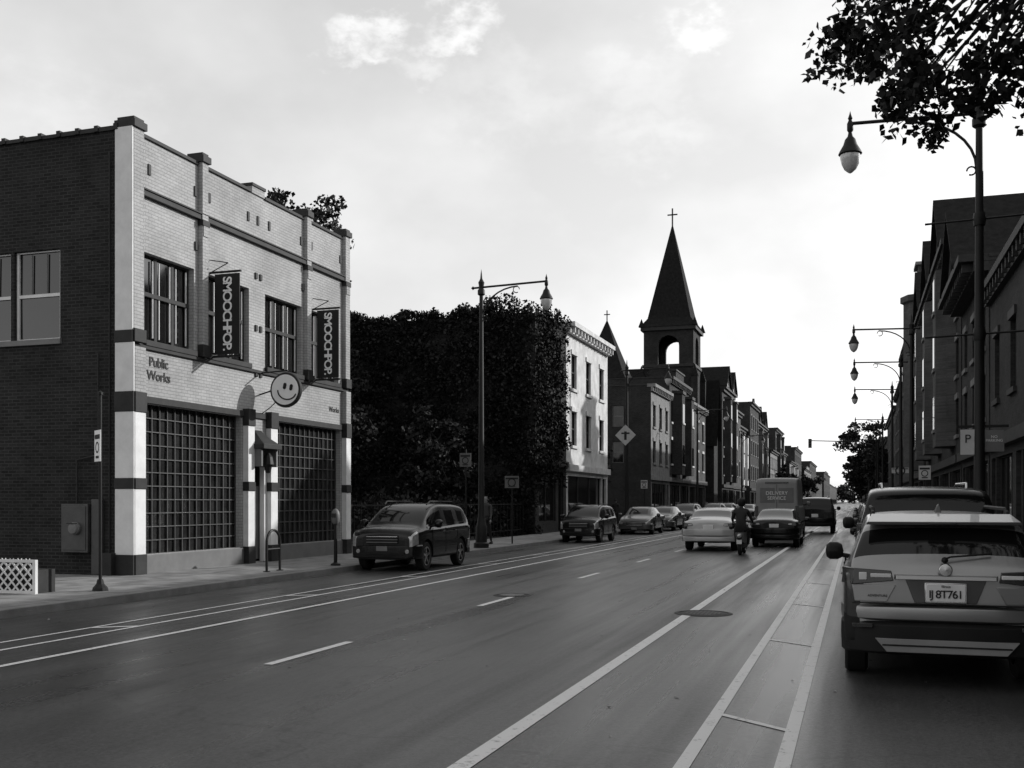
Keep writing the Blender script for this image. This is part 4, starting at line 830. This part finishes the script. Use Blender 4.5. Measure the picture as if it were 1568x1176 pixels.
tc=N(nt,'ShaderNodeTexCoord'); nz=N(nt,'ShaderNodeTexNoise'); nz.inputs['Scale'].default_value=14; nz.inputs['Detail'].default_value=5; nz.inputs['Roughness'].default_value=.62
mp=N(nt,'ShaderNodeMapping'); mp.inputs['Scale'].default_value=(1,1,1.6); nt.links.new(tc.outputs['Generated'],mp.inputs[0]); nt.links.new(mp.outputs[0],nz.inputs['Vector'])
fwd=Vector((-.3133,.9497,0)); rt=Vector((.9497,.3133,0))
acc=None
wob=N(nt,'ShaderNodeVectorMath',operation='SCALE'); wob.inputs['Scale'].default_value=.16; nt.links.new(nz.outputs['Color'],wob.inputs[0])
wv=N(nt,'ShaderNodeVectorMath',operation='ADD'); nt.links.new(tc.outputs['Generated'],wv.inputs[0]); nt.links.new(wob.outputs[0],wv.inputs[1])
for (tx,ty,rad,st_) in ((-.137,.447,.045,1),(-.055,.455,.05,1.1),(-.13,.425,.035,.9),(-.08,.415,.05,.5),(.18,.455,.055,.8),(.12,.40,.08,.35),(.0,.39,.09,.3),(.14,.35,.07,.3),(-.42,.36,.1,.25)):
    d=(fwd+rt*tx+Vector((0,0,ty))).normalized()+Vector((.08,.08,.08))
    sb=N(nt,'ShaderNodeVectorMath',operation='SUBTRACT'); sb.inputs[1].default_value=d; nt.links.new(wv.outputs[0],sb.inputs[0])
    sc_=N(nt,'ShaderNodeVectorMath',operation='MULTIPLY'); sc_.inputs[1].default_value=(1,1,1.9); nt.links.new(sb.outputs[0],sc_.inputs[0])
    ln=N(nt,'ShaderNodeVectorMath',operation='LENGTH'); nt.links.new(sc_.outputs[0],ln.inputs[0])
    mr=N(nt,'ShaderNodeMapRange',interpolation_type='SMOOTHSTEP'); mr.inputs[1].default_value=0; mr.inputs[2].default_value=rad; mr.inputs[3].default_value=st_; mr.inputs[4].default_value=0; nt.links.new(ln.outputs['Value'],mr.inputs[0])
    if acc is None: acc=mr.outputs[0]
    else:
        a=N(nt,'ShaderNodeMath',operation='MAXIMUM'); nt.links.new(acc,a.inputs[0]); nt.links.new(mr.outputs[0],a.inputs[1]); acc=a.outputs[0]
nz2=N(nt,'ShaderNodeTexNoise'); nz2.inputs['Scale'].default_value=5; nz2.inputs['Detail'].default_value=6; nt.links.new(mp.outputs[0],nz2.inputs['Vector'])
mr2=N(nt,'ShaderNodeMapRange'); mr2.inputs[1].default_value=.4; mr2.inputs[2].default_value=.7; mr2.inputs[3].default_value=.94; mr2.inputs[4].default_value=1.14; nt.links.new(nz2.outputs['Fac'],mr2.inputs[0])
m3=N(nt,'ShaderNodeMath',operation='MULTIPLY'); nt.links.new(ml.outputs[0],m3.inputs[0]); nt.links.new(mr2.outputs[0],m3.inputs[1])
cl=N(nt,'ShaderNodeMath',operation='MULTIPLY_ADD'); cl.inputs[1].default_value=3.0; nt.links.new(acc,cl.inputs[0]); nt.links.new(m3.outputs[0],cl.inputs[2])
cmb=N(nt,'ShaderNodeCombineColor'); [nt.links.new(cl.outputs[0],cmb.inputs[i]) for i in range(3)]
nt.links.new(cmb.outputs[0],bg.inputs['Color']); bg.inputs['Strength'].default_value=.1
cd=bpy.data.cameras.new('camera'); co=bpy.data.objects.new('camera',cd); col.objects.link(co)
co.location=(0,0,1.7); co.rotation_euler=(R(90),0,R(18.26)); cd.sensor_width=36; cd.lens=36.73; cd.shift_y=.1148; cd.clip_end=6000; cd.clip_start=.1
scene.camera=co
scene.view_settings.view_transform='Standard'; scene.view_settings.look='None'; scene.view_settings.exposure=0
print('objs',len(bpy.data.objects))
